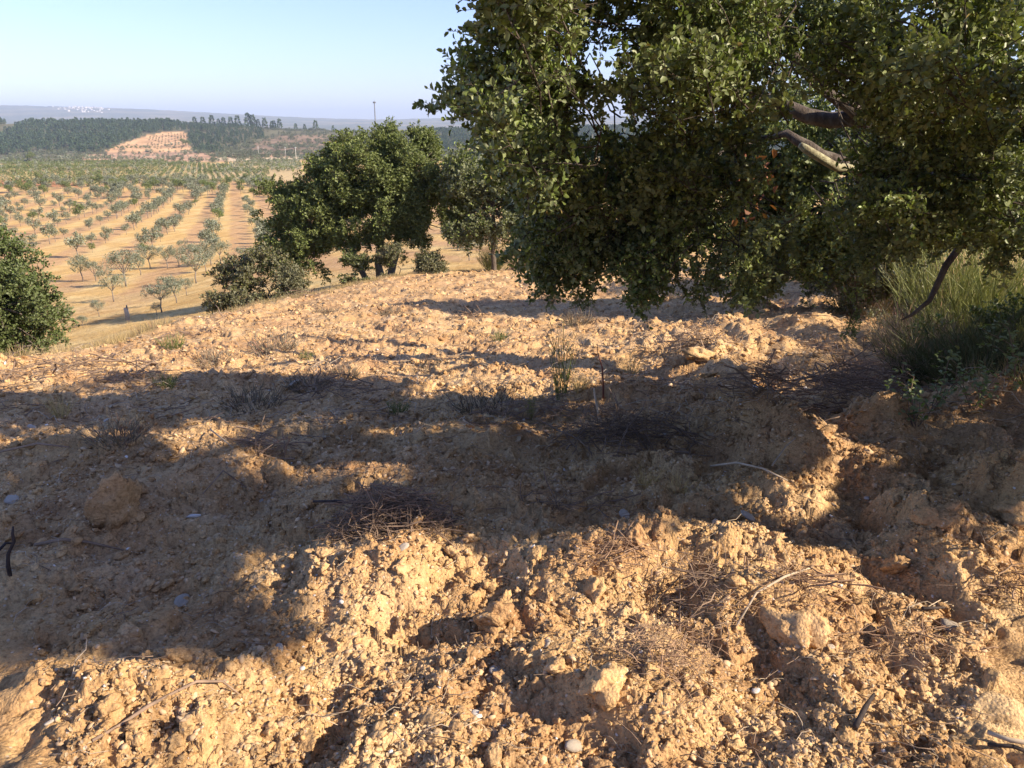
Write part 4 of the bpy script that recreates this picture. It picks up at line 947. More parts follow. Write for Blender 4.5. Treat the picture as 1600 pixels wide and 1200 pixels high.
# fallen leaves
def litter_sources():
    out = []
    for i in range(4):
        rg = np.random.default_rng(500 + i); P = np.zeros((1, 3)); V, Fc = leaves_np(P - np.array([[.5, 0, 0]]), np.array([[1., 0, rg.uniform(-.2, .2)]]), np.array([[0, 0, 1.]]), 1.0, .55, float(rg.uniform(.1, .5)))
        out.append(mesh_np('fallen_leaf', V, Fc, M['litter']))
    tb = TB(); tb.tube(wob((-.5, 0, 0), (.5, .1, .05), 4, .1), [.009] * 5, 3); out.append(tb.mesh('fallen_twig', M['dry_twig']))
    tb = TB(); tb.tube(wob((-.5, 0, 0), (.5, -.1, .0), 4, .15), [.008] * 5, 3); out.append(tb.mesh('fallen_twig', M['pale_twig']))
    return out
LIT = src_collection('litter', litter_sources())
def litter(name, n, dmin, dmax, seed, zone=None, tw=.25, size=(.02, .045), twl=(.05, .22)):
    rg = np.random.default_rng(seed); x, y = field_pts(n, dmin, dmax, rg)
    q = fbm(x * 1.1, y * 1.1, 3, 410) + (.35 * sstep(0.2, 2.0, x)); k = q > rg.uniform(-.5, .6, len(x)); x = x[k]; y = y[k]
    # leaves gather in hollows
    hz = detail(x, y); z = gz(x, y); idx = rg.integers(0, 4, len(x)); t = rg.uniform(0, 1, len(x)) < tw; idx[t] = rg.integers(4, 6, t.sum())
    s = rg.uniform(*size, len(x)); s[t] = rg.uniform(*twl, t.sum()) * (1 + .03 * y[t]); R = np.stack([rg.uniform(-.6, .6, len(x)), rg.uniform(-.5, .5, len(x)), rg.uniform(0, 6.3, len(x))], 1); R[t, :2] *= .5
    o = scatter(name, np.stack([x, y, z + .006 + .12 * s * (~t)], 1), R, s, idx, LIT); props(o, kind='stuff'); return o
litter('leaf_litter', 24000, 1.3, 12, 51, tw=.10, size=(.009, .022))
litter('root_fibres', 11000, 5, 28, 52, tw=.6, size=(.03, .07), twl=(.12, .4))

# ------------------------------------------------------------------ brush piles, roots and sticks
def pile(u, v, label, cat, me, sc=1, rz=0, extra=None, z=0.0):
    p = at(u, v); p.z += z
    if extra: 
        root = empty('brush_pile', p, label, cat, None, rz, sc); link('twig_mass', me, root)
        for e in extra: link('stick', e, root)
    else:
        root = props(link('brush_pile', me, None, p), label, cat); root.rotation_euler.z = rz; root.scale = (sc,) * 3
    return root
def stick(pts, r, m, k=6):
    tb = TB(); tb.tube(pts, r, k); return tb.mesh('stick', m)
pile(610, 830, 'dark brush pile of dead twigs in the middle of the shadow', 'brush pile', twig_pile('twig_mass', 1, M['dry_twig'], 1500, .36, .24, .17, (.08, .36), .0024),
     extra=[stick(wob((-.45, .12, .12), (.25, .05, .16), 5, .04), [.008, .008, .007, .006, .005, .003], M['black_twig']), stick(wob((-.4, .16, .09), (.1, .1, .13), 5, .04), [.007] * 5 + [.003], M['dry_twig'])], sc=.85)
pile(1040, 1040, 'tangle of brown roots and twigs on the foreground mound', 'brush pile', twig_pile('twig_mass', 2, M['root'], 560, .24, .26, .06, (.06, .24), .0014, .35), sc=.85)
pile(975, 690, 'dark heap of roots and earth with standing sticks', 'brush pile', twig_pile('twig_mass', 3, M['dry_twig'], 620, .55, .35, .14, (.12, .5), .0028))
pile(1250, 920, 'dry stalks and twigs lying on the right furrow crest', 'brush pile', twig_pile('twig_mass', 4, M['root'], 260, .3, .16, .06, (.08, .3), .0018, .3))
pile(960, 870, 'root mat on top of the foreground mound', 'brush pile', twig_pile('twig_mass', 5, M['root'], 260, .22, .14, .05, (.05, .2), .0013, .4))
pile(405, 705, 'low twig heap at the right end of the sunlit patch', 'brush pile', twig_pile('twig_mass', 6, M['dry_twig'], 200, .22, .2, .09, (.1, .35), .0028))
pile(1320, 620, 'black twig heap in the shade before the verge', 'brush pile', twig_pile('twig_mass', 7, M['dry_twig'], 420, .45, .4, .22, (.15, .6), .0035))
pile(1090, 545, 'purple brown twig heap beyond the cracked clods', 'brush pile', twig_pile('twig_mass', 8, M['dry_twig'], 260, .4, .25, .14, (.15, .5), .004))
pile(1400, 600, 'dry root tangle along the foot of the verge shrubs', 'brush pile', twig_pile('twig_mass', 9, M['root'], 420, .6, .45, .16, (.2, .6), .0035))
pile(1590, 930, 'dead stalks at the right edge below the mound', 'brush pile', twig_pile('twig_mass', 10, M['root'], 200, .14, .2, .07, (.08, .3), .002))
pile(1195, 610, 'thin dark twig heap in the far furrow', 'brush pile', twig_pile('twig_mass', 11, M['dry_twig'], 220, .3, .3, .12, (.12, .4), .0035))
pile(860, 655, 'dry brown weeds lying along the shadow edge', 'brush pile', twig_pile('twig_mass', 12, M['dry_twig'], 380, .7, .2, .12, (.12, .4), .0028))
pile(1100, 930, 'short twigs in the cleft right of the foreground mound', 'brush pile', twig_pile('twig_mass', 13, M['dry_twig'], 240, .14, .3, .05, (.06, .26), .0018))
pile(880, 800, 'sparse fallen twigs behind the foreground mound', 'brush pile', twig_pile('twig_mass', 14, M['dry_twig'], 140, .5, .2, .05, (.08, .3), .002))
pile(1430, 1010, 'fine roots spread below the right crest', 'brush pile', twig_pile('twig_mass', 15, M['root'], 160, .3, .12, .03, (.06, .22), .0014))
for i, (u, v, s) in enumerate([(300, 528, 1), (120, 575, 1.2), (60, 590, 1.3), (230, 590, .9), (735, 495, .8), (480, 462, 1), (350, 500, 1.1), (170, 570, 1.0), (520, 610, .6), (590, 430, .8)]):
    pile(u, v, ['twig scatter on the lit edge below the post', 'dead branch heap beside the left oak', 'dry twigs by the left edge of the field', 'thin twigs in the lit field left of centre', 'dark tuft of roots in the far lit field', 'twig scatter by the low bush', 'dead branches under the grey green bush', 'twigs right of the left oak', 'root tuft at the top edge of the shadow', 'dry twigs below the wide round oak'][i], 'twigs',
         twig_pile('twig_mass', 30 + i, M['dry_twig'], 70, .5 * s, .25, .07, (.15, .55), .005, .3))
def wstick(name, pix, rads, m, label, lift=0.01):
    """pix: (u, v, height above the ground there)"""
    pts = []
    for (u, v, h) in pix:
        q = at(u, v); pts.append(q + Vector((0, 0, h + lift)))
    base = pts[0].copy(); tb = TB(); tb.tube([q - base for q in pts], rads, 6)
    o = link(name, tb.mesh(name, m), None, base); return props(o, label, 'stick')
def upstick(base_uv, pts_uv, rads, m, label):
    """a stick that stands up: points given in the plane through its foot facing the road of view, in metres"""
    b = at(*base_uv); pts = [Vector((0, 0, -.04))]
    for (dx, dz) in pts_uv: pts.append(Vector((dx, random.uniform(-.02, .02), dz)))
    tb = TB(); tb.tube(pts, rads, 6); o = link('stick', tb.mesh('stick', m), None, b); return props(o, label, 'stick')
upstick((15, 898), [(.01, .05), (.03, .11), (.055, .16), (.058, .20), (.062, .23)], [.009, .009, .008, .007, .006, .004], M['black_twig'], 'black curved stick poking up at the left edge')
wstick('stick', [(-10, 880, .02), (12, 862, .04), (25, 858, .04)], [.008, .007, .003], M['black_twig'], 'short black stick left of the curved one')
wstick('stick', [(55, 855, .0), (100, 852, .02), (140, 858, .0), (200, 862, .0)], [.008, .008, .007, .004], M['dry_twig'], 'dark stick lying right of the curved black stick')
wstick('stick', [(145, 1160, .0), (190, 1140, .01), (235, 1118, .02), (265, 1098, .02), (310, 1082, .03), (350, 1080, .03), (375, 1092, .01)], [.005, .006, .006, .005, .005, .004, .002], M['dry_twig'], 'long thin branch on the soil at the lower left')
wstick('stick', [(1110, 735, .06), (1150, 742, .07), (1190, 750, .06), (1230, 758, .02)], [.007, .007, .006, .004], M['pale_twig'], 'pale straight stick in the shade right of centre')
wstick('stick', [(1205, 740, .04), (1225, 720, .08), (1240, 712, .10)], [.005, .004, .003], M['pale_twig'], 'small pale stick leaning above the straight one')
wstick('stick', [(1540, 1158, .02), (1575, 1168, .02), (1615, 1175, .02)], [.007, .007, .007], M['pale_twig'], 'broken pale stick at the bottom right corner')
wstick('stick', [(1542, 1172, .01), (1580, 1180, .01), (1615, 1190, .01)], [.006, .006, .006], M['black_twig'], 'dark stick under the pale one at the bottom right')
wstick('stick', [(385, 765, .02), (350, 745, .03), (318, 780, .02)], [.005, .005, .003], M['dry_twig'], 'crooked stick left of the sunlit patch')
wstick('stick', [(330, 680, .03), (350, 700, .05), (365, 705, .02)], [.006, .005, .003], M['pale_twig'], 'pale forked twig in the upper left shade')
wstick('stick', [(1280, 870, .0), (1265, 900, .03), (1225, 915, .04), (1180, 940, .02), (1150, 985, .01)], [.003, .004, .005, .005, .004], M['pale_twig'], 'curved pale stalk on the right furrow')
wstick('stick', [(1030, 945, .02), (1060, 930, .08), (1062, 1000, .02)], [.004, .004, .003], M['dry_twig'], 'thin dark stalk across the root tangle')
wstick('stick', [(1440, 958, .01), (1475, 958, .02)], [.008, .004], M['black_twig'], 'stub of dark wood beside the cream stone')
wstick('stick', [(0, 712, .02), (60, 705, .03), (110, 708, .02)], [.008, .007, .004], M['dry_twig'], 'dark branch in the shade by the left edge')
wstick('stick', [(1335, 1145, .01), (1350, 1120, .03), (1362, 1105, .04)], [.009, .008, .004], M['black_twig'], 'thick dark stub at the bottom right')
upstick((497, 600), [(.0, .03), (-.0, .08), (.03, .12), (.035, .17), (.02, .18)], [.009, .009, .008, .007, .006, .004], M['dry_twig'], 'crooked dark stub at the top edge of the shadow')
upstick((943, 625), [(-.01, .15), (-.02, .28), (-.06, .40), (-.07, .48)], [.009, .008, .006, .004, .003], simple_mat('red brown stem', (.16, .05, .03), (.22, .09, .06), 20), 'red brown dead stem standing behind the root heap')
upstick((955, 640), [(-.02, .1), (.0, .25), (.02, .4)], [.004, .003, .003, .002], M['dry_twig'], 'thin grey stem right of the red brown one')
upstick((938, 665), [(-.02, .12), (-.05, .24), (-.06, .30)], [.012, .011, .009, .006], M['pale_twig'], 'pale thick stub standing in the root heap')
upstick((972, 655), [(-.05, .15), (-.12, .28)], [.005, .004, .003], M['dry_twig'], 'leaning twig right of the pale stub')
# weeds of the field
shrub(877, 622, None, B5, 'green_weed', 'tall thin green broom seedling at the shadow edge', 'weed', 1.0)
shrub(828, 655, None, B5, 'green_weed', 'short yellow green seedling left of the tall one', 'weed', .45, 2)
shrub(760, 640, None, B6, 'grey_weed', 'grey green low weeds on the shadow edge left of the seedlings', 'weed', 1.6)
shrub(905, 610, None, B4, 'dry_grass_tuft', 'dry grass tuft between the seedling and the red stem', 'grass tuft', .6)
shrub(985, 580, None, B4, 'dry_grass_tuft', 'orange dry grass behind the red brown stem', 'grass tuft', .8, 1)
wl = [(270, 545, B7, 1.3, 'small bright green weed in the lit field on the left'), (425, 545, B6, 1.7, 'grey rounded dry weed right of the small green weed'), (185, 690, B6, 1.0, 'grey weed in the shade near the left edge'),
      (395, 635, B6, 1.4, 'dark grey weed on the upper edge of the shadow'), (485, 607, B6, 1.2, 'grey weed beside the crooked stub'), (262, 605, B7, .9, 'faint green weed above the left shadow'), (540, 585, B6, .9, 'tiny grey weed above the shadow'),
      (725, 492, B6, 1.4, 'dark weed in the middle of the far lit field'), (665, 580, B6, 1.1, 'low grey weed below the field centre'), (95, 650, B4, .6, 'dry grass on the lit soil near the left edge'), (905, 505, B6, 1.5, 'grey weed before the far shadow streak'),
      (610, 490, B6, 1.2, 'pale weed in the far lit field'), (510, 490, B6, 1.2, 'grey weed below the wide round oak'), (780, 530, B7, .9, 'green speck of weed in the centre field'), (620, 645, B7, .8, 'green weed in the shade left of centre'),
      (1045, 470, B6, 1.3, 'grey weed under the hanging twigs'), (335, 565, B6, 1.3, 'flat grey weed left of the rounded weed'), (480, 560, B7, .7, 'tiny green weed in the lit field'), (860, 470, B6, 1.3, 'small weed below the lowest leaves of the big oak'), (1010, 760, B4, .5, 'dry grass tuft right of the root heap'), (1060, 770, B4, .45, 'matted dry grass on the shaded mound'), (430, 740, B4, .35, 'dry stalks behind the dark lump')]
for i, (u, v, me, s, lb) in enumerate(wl): shrub(u, v, None, me, 'dry_grass_tuft' if me is B4 else 'weed', lb, 'grass tuft' if me is B4 else 'weed', s, i)
# dry grass on the field edge
TUFT = src_collection('tuft', [stems_mesh('tuft_%d' % i, 300 + i, M['straw'] if i < 2 else M['heather'], 26, .22, .9, .004, .5, 0, .12) for i in range(3)])
rg = np.random.default_rng(77); n = 2600; y = rg.uniform(6, 27, n); x = np.interp(y, EY, EX) + rg.normal(0, .55, n) - .5
x2 = np.interp(rg.uniform(4.5, 27, n), RY, RX); y2 = rg.uniform(4.5, 27, n); x2 = np.interp(y2, RY, RX) + np.abs(rg.normal(0, 1.0, n)) + .1
x3 = rg.uniform(-4, 12, 1500); y3 = 29 + np.abs(rg.normal(0, 2, 1500)); X = np.concatenate([x, x2, x3]); Y = np.concatenate([y, y2, y3]); k = fieldmask(X, Y) < .6; X = X[k]; Y = Y[k]
o = scatter('dry_grass', np.stack([X, Y, gz(X, Y)], 1), np.stack([X * 0, X * 0, rg.uniform(0, 6.3, len(X))], 1), rg.uniform(.35, .95, len(X)), rg.integers(0, 3, len(X)), TUFT); props(o, kind='stuff')
n = 5000; Y = rg.uniform(14, 75, n); X = Y * rg.uniform(-.75, .3, n); k = fieldmask(X, Y) < .2; X = X[k]; Y = Y[k]
o = scatter('dry_grass', np.stack([X, Y, gz(X, Y)], 1), np.stack([X * 0, X * 0, rg.uniform(0, 6.3, len(X))], 1), rg.uniform(.4, .9, len(X)), rg.integers(0, 2, len(X)), TUFT); props(o, kind='stuff')

# the old post beyond the field edge
p = at_d(200, 30, 505); root = empty('post', p, 'short weathered wooden post standing in the dry grass beyond the field edge', 'post')
tb = TB(); tb.tube([(0, 0, -.2), (.02, 0, .25), (0, 0, .5)], [.10, .09, .08], 8); link('stump', tb.mesh('stump', M['pale_twig']), root)
tb = TB(); tb.tube([(.04, 0, .45), (.06, 0, .62)], [.05, .02], 6); link('splinter', tb.mesh('splinter', M['grey_bark']), root)

# ------------------------------------------------------------------ olive and almond trees of the orchard
def small_tree_meshes(seed, key, h=3.0, n=900, leaf=.15, gapy=.15, wide=.45):
    rs = random.Random(seed); rg = np.random.default_rng(seed); tb = TB(); hh = h * .32; top = Vector((rs.uniform(-.1, .1), rs.uniform(-.1, .1), hh))
    tb.tube([(0, 0, -.15), (rs.uniform(-.04, .04), 0, hh * .5), top[:]], [.07 * h / 3, .055 * h / 3, .05 * h / 3], 6); lobes = []
    for i in range(6):
        a = i * 1.05 + rs.uniform(-.3, .3); e = Vector((math.cos(a) * h * rs.uniform(.14, .30), math.sin(a) * h * rs.uniform(.14, .30), h * rs.uniform(.52, .86)))
        tb.tube(wob(top, e, 3, .07, 0, rs), [.035 * h / 3, .028 * h / 3, .018 * h / 3, .008 * h / 3], 4); q = h * rs.uniform(.14, .20); lobes.append((*e, q, q, q * .95))
    P, d = lobes_points(lobes, n, rg, .15, -gapy, 2.0)
    V, Fc = leaves_np(P, d * .6 + rdir(rg, len(P)), rdir(rg, len(P)) * .6 + np.array([[0, 0, 1.]]), rg.uniform(.7, 1.3, len(P)) * leaf, rg.uniform(.7, 1.3, len(P)) * leaf * wide, .1, 4)
    return tb.mesh('trunk', M['grey_bark']), mesh_np('crown', V, Fc, M[key])
OL_NEAR = [small_tree_meshes(700 + i, 'olive', 3, 2400, .115, .25, .5) for i in range(4)]
OL = [small_tree_meshes(720 + i, 'olive', 3, 800, .22, .5, .6) for i in range(4)]
DK = [small_tree_meshes(740 + i, 'oak_mid', 3, 700, .22, .5, .7) for i in range(2)]
def orch(pos, me, sc, label, group, name='olive_tree', cat='olive tree'):
    root = empty(name, pos, label, cat, group, random.uniform(0, 6.3), sc)
    for nm, m_ in (('trunk', me[0]), ('crown', me[1])): link(nm, m_, root)
    return root
front = [  # column, row of the foot, height in pixels, label
 (197, 448, 60, 'tallest dark olive tree behind the left oak'), (178, 472, 48, 'thin olive tree left of the tallest one'), (253, 488, 56, 'slender almond tree with thin grey crown above the post'), (276, 474, 46, 'small olive tree right of the slender one'), (292, 462, 30, 'tiny olive beside the small one'),
 (307, 443, 56, 'olive with a clear trunk left of the low grey green bush'), (322, 425, 40, 'olive behind the clear-trunked one'), (220, 430, 36, 'olive right of the tallest one'), (235, 420, 40, 'bushy olive in the middle of the nearest row'), (155, 495, 26, 'sapling below the thin olive tree'),
 (103, 530, 38, 'thin bare olive beside the left oak'), (130, 512, 20, 'tiny green sapling right of the left oak'), (330, 415, 44, 'olive at the right end of the nearest row'), (345, 412, 40, 'pale olive next to the end of the nearest row'), (245, 492, 20, 'sprout at the foot of the slender almond'),
 (130, 440, 42, 'wide olive just above the left oak'), (150, 440, 34, 'grey olive beside the wide one'), (262, 420, 34, 'rounded olive in the nearest row'), (280, 418, 36, 'olive clump in the nearest row'), (378, 410, 26, 'low wide olive bush near the oak crown'), (395, 412, 28, 'low olive bush touching the oak crown'), (295, 410, 34, 'olive between the clump and the clear-trunked tree'),
 (715, 392, 46, 'pale round olive between the two field oaks'), (733, 408, 44, 'small round olive right of the pale one'), (700, 385, 34, 'olive behind the pale round one'), (749, 396, 30, 'little olive by the thin oak trunk'), (755, 380, 30, 'olive seen left of the thin oak trunk')]
fs = set(); placed = []
for i, (u, v, h, lb) in enumerate(front):
    p = at(u, v, dmin=29 if u < 400 else 31); sc = (h / (F / math.hypot(p.x, p.y))) / 3.0 * .98
    dark = 'dark' in lb; orch(p, OL_NEAR[i % 4], sc, lb, 'olive trees of the nearest orchard rows'); placed.append((p.x, p.y))
# rows over the slope
rs = random.Random(9); cnt = 0
DU = (-.35, 1.0); L_ = math.hypot(*DU); DU = (DU[0] / L_, DU[1] / L_); PU = (DU[1], -DU[0])
for ri in range(-16, 40):
    for k in range(0, 60):
        dist = 78 + k * 5.6 ; ax = ri * 7.0 - 18
        x = ax * PU[0] + (dist) * DU[0]; y = ax * PU[1] + dist * DU[1]; x += rs.uniform(-.7, .7); y += rs.uniform(-1, 1)
        if y < 85 or y > 232 or rs.random() < .22: continue
        t = x / y
        if t < -.78 or t > -.12: continue
        if min([(x - a) ** 2 + (y - b) ** 2 for a, b in placed] or [99]) < 12: continue
        z = gzs(x, y); sc = rs.uniform(.55, 1.1) * (.75 + y / 480); me = rs.choice(OL) if rs.random() < .93 else rs.choice(DK)
        if rs.random() < .15: sc *= .6
        orch((x, y, z), me, sc, 'young grey green olive tree in the open rows on the straw slope', 'young olive trees on the slope'); cnt += 1
print('orchard', cnt)
# dense dark band of older olives across the top of the slope
BAND = []
for i in range(210):
    u = rs.uniform(-40, 440); v = 304 - 6 * (u / 440) + rs.gauss(0, 4.5) - (3 if u > 200 else 0)
    d = 236 + rs.random() * 75; p = at_d(u, d, v)
    if u < 130 and rs.random() < .35: continue
    if i >= 45: BAND.append((p, rs.uniform(.95, 1.45))); continue
    orch(p, rs.choice(OL + DK), rs.uniform(.95, 1.45), 'older olive tree in the dense dark band above the young rows', 'older olive trees of the dense band')
for i in range(14):
    u = 700 + rs.uniform(-10, 110); d = rs.uniform(60, 170); p = at_d(u, d, 380)
    orch(p, rs.choice(OL), rs.uniform(.7, 1.0), 'olive tree in the dry field seen between the field oaks', 'olive trees between the field oaks')
def join2(a, b, name):
    me = bpy.data.meshes.new(name); Va = np.zeros(len(a.vertices) * 3, np.float32); a.vertices.foreach_get('co', Va); Vb = np.zeros(len(b.vertices) * 3, np.float32); b.vertices.foreach_get('co', Vb)
    fa = [list(p.vertices) for p in a.polygons]; fb = [[i + len(a.vertices) for i in p.vertices] for p in b.polygons]
    me.from_pydata(np.concatenate([Va, Vb]).reshape(-1, 3).tolist(), [], fa + fb); me.materials.append(a.materials[0]); me.materials.append(b.materials[0])
    for i, p_ in enumerate(me.polygons): p_.material_index = 0 if i < len(fa) else 1
    return me
OLC = src_collection('olive_source', [join2(a, b, 'olive') for a, b in OL + DK])
rg = np.random.default_rng(61); o = scatter('olive_band', np.array([q[0][:] for q in BAND]), np.stack([np.zeros(len(BAND)), np.zeros(len(BAND)), rg.uniform(0, 6.3, len(BAND))], 1), np.array([q[1] for q in BAND]), rg.integers(0, 6, len(BAND)), OLC); props(o, kind='stuff')
# far orchard and vineyard rows
VS = src_collection('vine_bush', [])
def bushlet(seed, key, n=70, leaf=.5):
    rg = np.random.default_rng(seed); P = rdir(rg, n) * rg.uniform(.3, 1, (n, 1)) ** .5 * np.array([[.9, .9, .9]]) + np.array([[0, 0, .8]])
    V, Fc = leaves_np(P, rdir(rg, n), rdir(rg, n) + np.array([[0, 0, .8]]), rg.uniform(.6, 1.2, n) * leaf, rg.uniform(.6, 1.2, n) * leaf * .7, .1, 4)
    tb = TB(); tb.tube([(0, 0, -.1), (0, 0, .9)], [.06, .03], 4); off = len(tb.V)
    me = mesh_np('bushlet', np.concatenate([np.array(tb.V), V]), [np.array(tb.Q), Fc + off], [M['grey_bark'], M[key]]); mi = np.ones(len(me.polygons), np.int32); mi[:len(tb.Q)] = 0; me.polygons.foreach_set('material_index', mi); return me
VB = src_collection('far_bush', [bushlet(800, 'vine'), bushlet(801, 'vine'), bushlet(802, 'olive'), bushlet(803, 'scrub'), bushlet(804, 'scrub')])
def far_rows(name, poly, dmin, dmax, dirv, rowsp, alongsp, ids, sc, seed, skip=.08, jitter=.6):
    rg = np.random.default_rng(seed); L = math.hypot(*dirv); dx, dy = dirv[0] / L, dirv[1] / L; R = dmax * 1.3
    a = np.arange(-R, R, rowsp); b = np.arange(-R, R, alongsp); A, B = np.meshgrid(a, b); x = (A * dy + B * dx).ravel(); y = (-A * dx + B * dy).ravel() + (dmin + dmax) / 2
    k = (y > dmin) & (y < dmax) & (np.abs(x / np.maximum(y, 1)) < .8); x = x[k]; y = y[k]; x += rg.normal(0, jitter * .4, len(x)); y += rg.normal(0, jitter * .4, len(x)); z = gz(x, y); px, py = proj(x, y, z)
    k = inpoly(px, py, poly) & (rg.uniform(0, 1, len(x)) > skip); x = x[k]; y = y[k]; z = z[k]
    if not len(x): print('EMPTY', name); return
    print(name, len(x))
    o = scatter(name, np.stack([x, y, z], 1), np.stack([x * 0, x * 0, rg.uniform(0, 6.3, len(x))], 1), rg.uniform(.75, 1.2, len(x)) * sc, np.array(ids)[rg.integers(0, len(ids), len(x))], VB); props(o, kind='stuff')
far_rows('orchard_rows', [(-60, 292), (-60, 252), (60, 248), (200, 249), (340, 258), (420, 268), (420, 285), (330, 290), (250, 286), (130, 292)], 290, 640, (.62, 1), 9.0, 3.4, [0, 1, 1, 2], 1.05, 1)
far_rows('vineyard_rows', [(290, 275), (310, 260), (400, 252), (470, 250), (470, 276)], 400, 720, (.75, 1), 14.0, 3.0, [2, 0], 1.1, 2)
far_rows('vineyard_rows', [(695, 285), (700, 236), (790, 236), (790, 285)], 300, 720, (-.5, 1), 9.0, 3.0, [0, 2], 1.0, 3)
far_rows('vineyard_rows', [(250, 236), (225, 222), (240, 210), (292, 208), (294, 230)], 900, 1350, (.2, 1), 14.0, 7.0, [3, 4], 1.1, 4, .2)
# ------------------------------------------------------------------ scrub, forest and pines
def pine_meshes(seed, h=10):
    rg = np.random.default_rng(seed); n = 150; t = rg.uniform(0, 1, n); zz = h * (.22 + .78 * t); rad = h * .21 * (1 - t ** 1.6) * rg.uniform(.4, 1.05, n) + .12; a = rg.uniform(0, 6.3, n)
    P = np.stack([np.cos(a) * rad, np.sin(a) * rad, zz], 1); D = np.stack([np.cos(a), np.sin(a), rg.uniform(-.1, .6, n)], 1)
    V, Fc = leaves_np(P, D + rdir(rg, n) * .5, rdir(rg, n) + np.array([[0, 0, .6]]), rg.uniform(1.0, 2.2, n), rg.uniform(.8, 1.5, n), .1, 4)
    tb = TB(); tb.tube([(0, 0, -.5), (0, 0, h * .85)], [.16, .05], 6); return tb.mesh('trunk', M['bark']), mesh_np('crown', V, Fc, M['pine'])
PN = [pine_meshes(900 + i) for i in range(4)]
PNC = src_collection('pine_source', [join2(a, b, 'pine') for a, b in PN])
rg = np.random.default_rng(60); n = 60000; d = rg.uniform(640, 1500, n); t = rg.uniform(-.85, .8, n); x = t * d; z = gz(x, d); px, py = proj(x, d, z)
pinkhill = [(155, 240), (200, 221), (240, 208), (272, 204), (294, 206), (296, 222), (306, 240)]
w = (inpoly(px, py, [(-2000, 246), (-2000, 150), (50, 190), (75, 181), (200, 180), (330, 185), (400, 200), (420, 215), (370, 228), (345, 240), (300, 238), (160, 236), (130, 240), (90, 236), (0, 243)]) | inpoly(px, py, [(640, 236), (640, 190), (2600, 150), (2600, 236)])) & ~inpoly(px, py, pinkhill) & ~inpoly(px, py, [(-60, 216), (0, 197), (30, 187), (60, 178), (72, 184), (40, 196), (0, 212)])
edge = (px > 330) & (px < 425) & (rg.uniform(0, 1, n) < .35); thin = rg.uniform(0, 1, n) < .30
k = w & ~edge & thin & (pnoise(x / 60, d / 60, 600) > -.75); print('pines', k.sum())
o = scatter('pine_forest', np.stack([x[k], d[k], z[k]], 1), np.stack([x[k] * 0, x[k] * 0, rg.uniform(0, 6.3, k.sum())], 1), rg.uniform(.6, 1.05, k.sum()) * np.where(px[k] > 280, .75, 1), rg.integers(0, 4, k.sum()), PNC); props(o, kind='stuff')
k = inpoly(px, py, [(-2000, 252), (-2000, 180), (130, 185), (330, 186), (520, 190), (2600, 190), (2600, 250), (340, 247), (300, 238), (150, 242)]) & ~inpoly(px, py, pinkhill) & ~inpoly(px, py, [(-60, 212), (0, 197), (30, 187), (60, 178), (66, 184), (40, 192), (0, 208)]) & (pnoise(x / 25, d / 25, 610) + .7 * pnoise(x / 80, d / 80, 611) > -.15) & (rg.uniform(0, 1, n) < .5); print('scrub', k.sum())
o = scatter('hill_scrub', np.stack([x[k], d[k], z[k]], 1), np.stack([x[k] * 0, x[k] * 0, rg.uniform(0, 6.3, k.sum())], 1), rg.uniform(.9, 2.3, k.sum()), rg.integers(3, 5, k.sum()), VB); props(o, kind='stuff')
# scrub line at the foot of the hills, between the vineyard and the pink field
n = 9000; d = rg.uniform(560, 1000, n); t = rg.uniform(-.75, .7, n); x = t * d; z = gz(x, d); px, py = proj(x, d, z)
k = (pnoise(x / 40, d / 22, 620) > .12) & (py < 256); o = scatter('valley_scrub', np.stack([x[k], d[k], z[k]], 1), np.stack([x[k] * 0, x[k] * 0, rg.uniform(0, 6.3, k.sum())], 1), rg.uniform(.8, 2.0, k.sum()), rg.integers(2, 5, k.sum()), VB); props(o, kind='stuff')
# pines one can tell apart on the skyline
sky_p = [(332, 17), (342, 12), (350, 14), (361, 15), (372, 16), (388, 20), (396, 18), (404, 12), (414, 15), (425, 12), (428, 13), (437, 16), (462, 10), (476, 9), (493, 14), (520, 8), (318, 15), (305, 14)]
for (u, h) in sky_p:
    p = at_d(u, 1290, 198); q = float(np.hypot(p.x, p.y)); root = empty('pine_tree', p, 'lone dark pine standing on the skyline of the scrub hill', 'pine tree', 'pines on the skyline', random.uniform(0, 6), h * .95 / (F / q) / 10)
    a, b = random.choice(PN); link('trunk', a, root); link('crown', b, root)
p = at_d(48, 560, 247); root = empty('tree', p, 'round bright green tree alone at the back of the vine rows', 'tree', None, 0, 2.6); a = DK[0]; link('trunk', a[0], root); link('crown', a[1], root)
for (u, dd, sc) in [(288, 960, 3.6), (296, 960, 2.8)]:
    p = at_d(u, dd, 238); root = empty('tree', p, 'dark round tree at the right foot of the pink ploughed hill' if sc > 3 else 'smaller dark tree beside the round one below the pink hill', 'tree', None, 0, sc); a = DK[1]; link('trunk', a[0], root); link('crown', a[1], root)
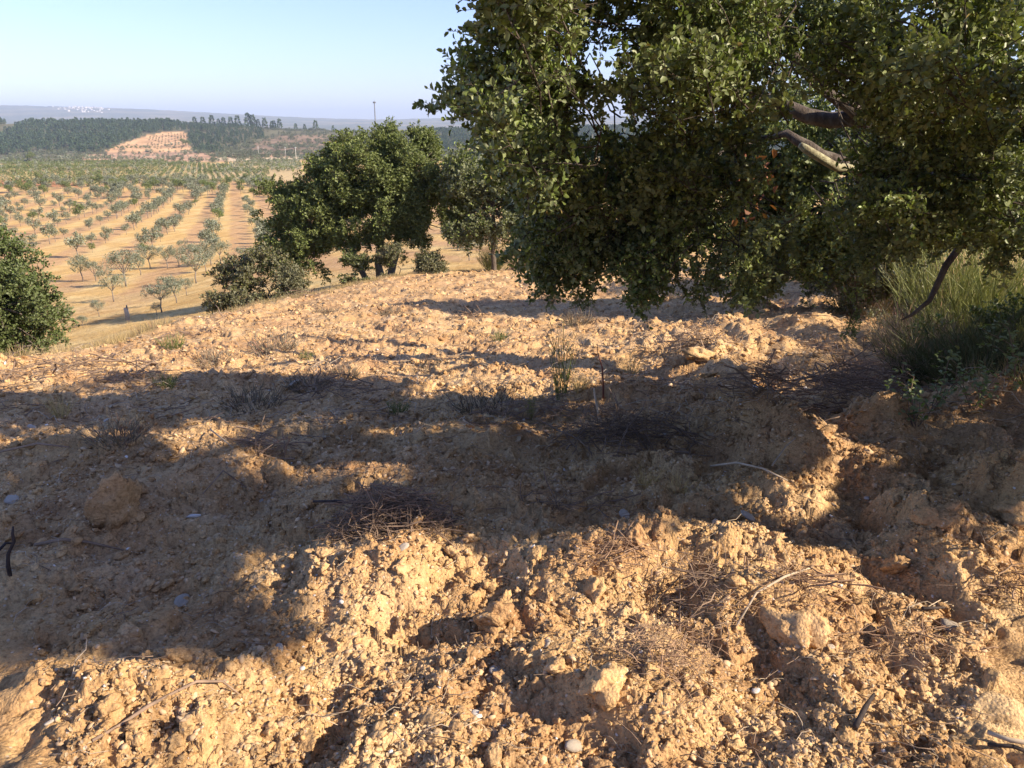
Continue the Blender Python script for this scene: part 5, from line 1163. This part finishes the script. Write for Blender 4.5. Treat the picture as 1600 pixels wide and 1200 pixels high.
for i in range(9):
    p = at_d(178 + i * 7.2, 930, 240); root = empty('tree', p, 'small dark tree in the line below the pink ploughed hill', 'tree', 'line of small trees below the pink hill', 0, 1.5); a = DK[i % 2]; link('trunk', a[0], root); link('crown', a[1], root)

# ------------------------------------------------------------------ mast, poles and village
def mast():
    d = 520; k = (586.5 - 800) / (F * CP + (600 - 190) * SP); x = k * d; z0 = gzs(x, d); ztop = CAMZ + d * slope(161); root = empty('mast', (x, d, z0), 'thin grey mast rising behind the crown of the wide round oak', 'mast'); H = ztop - z0
    tb = TB(); tb.tube([(0, 0, -1), (0, 0, H)], [.55, .30], 8); link('pole', tb.mesh('pole', M['metal']), root)
    tb = TB(); tb.box((0, 0, H + .4), (.9, .25, .45)); link('head', tb.mesh('head', M['metal'], False), root)
    tb = TB(); tb.tube([(0, 0, H + .8), (0, 0, H + 2.2)], [.08, .05], 6); link('antenna', tb.mesh('antenna', M['metal']), root)
mast()
for (u, dd, h, lb) in [(463, 650, 11, 'white concrete pole left of the wide oak crown'), (447, 800, 9, 'pale pole standing in the valley scrub'), (405, 820, 8, 'small pale pole left of the other valley poles')]:
    p = at_d(u, dd, 250); root = empty('utility_pole', p, lb, 'pole')
    tb = TB(); tb.tube([(0, 0, -.5), (0, 0, h)], [.22, .14], 6); link('pole', tb.mesh('pole', M['concrete']), root); tb = TB(); tb.box((0, 0, h - .8), (1.1, .1, .1)); link('crossarm', tb.mesh('crossarm', M['concrete'], False), root)
def village():
    rs = random.Random(4); wb = TB(); rb = TB()
    for i in range(64):
        u = rs.gauss(128, 24); d = rs.uniform(7000, 8400); p = at_d(u, d, 178); w = rs.uniform(5, 11); h = rs.uniform(2.5, 5); a = rs.uniform(0, 3)
        wb.box((p.x, p.y, p.z + h - 2), (w, w * .7, h), a); rb.box((p.x, p.y, p.z + 2 * h - 1.2), (w * 1.05, w * .75, .7), a)
    o = link('village', wb.mesh('village', M['wall'], False)); props(o, kind='stuff'); o['label'] = 'white houses of a distant village'
    r_ = link('roofs', rb.mesh('roofs', M['tile'], False), o)
village()
print('done')
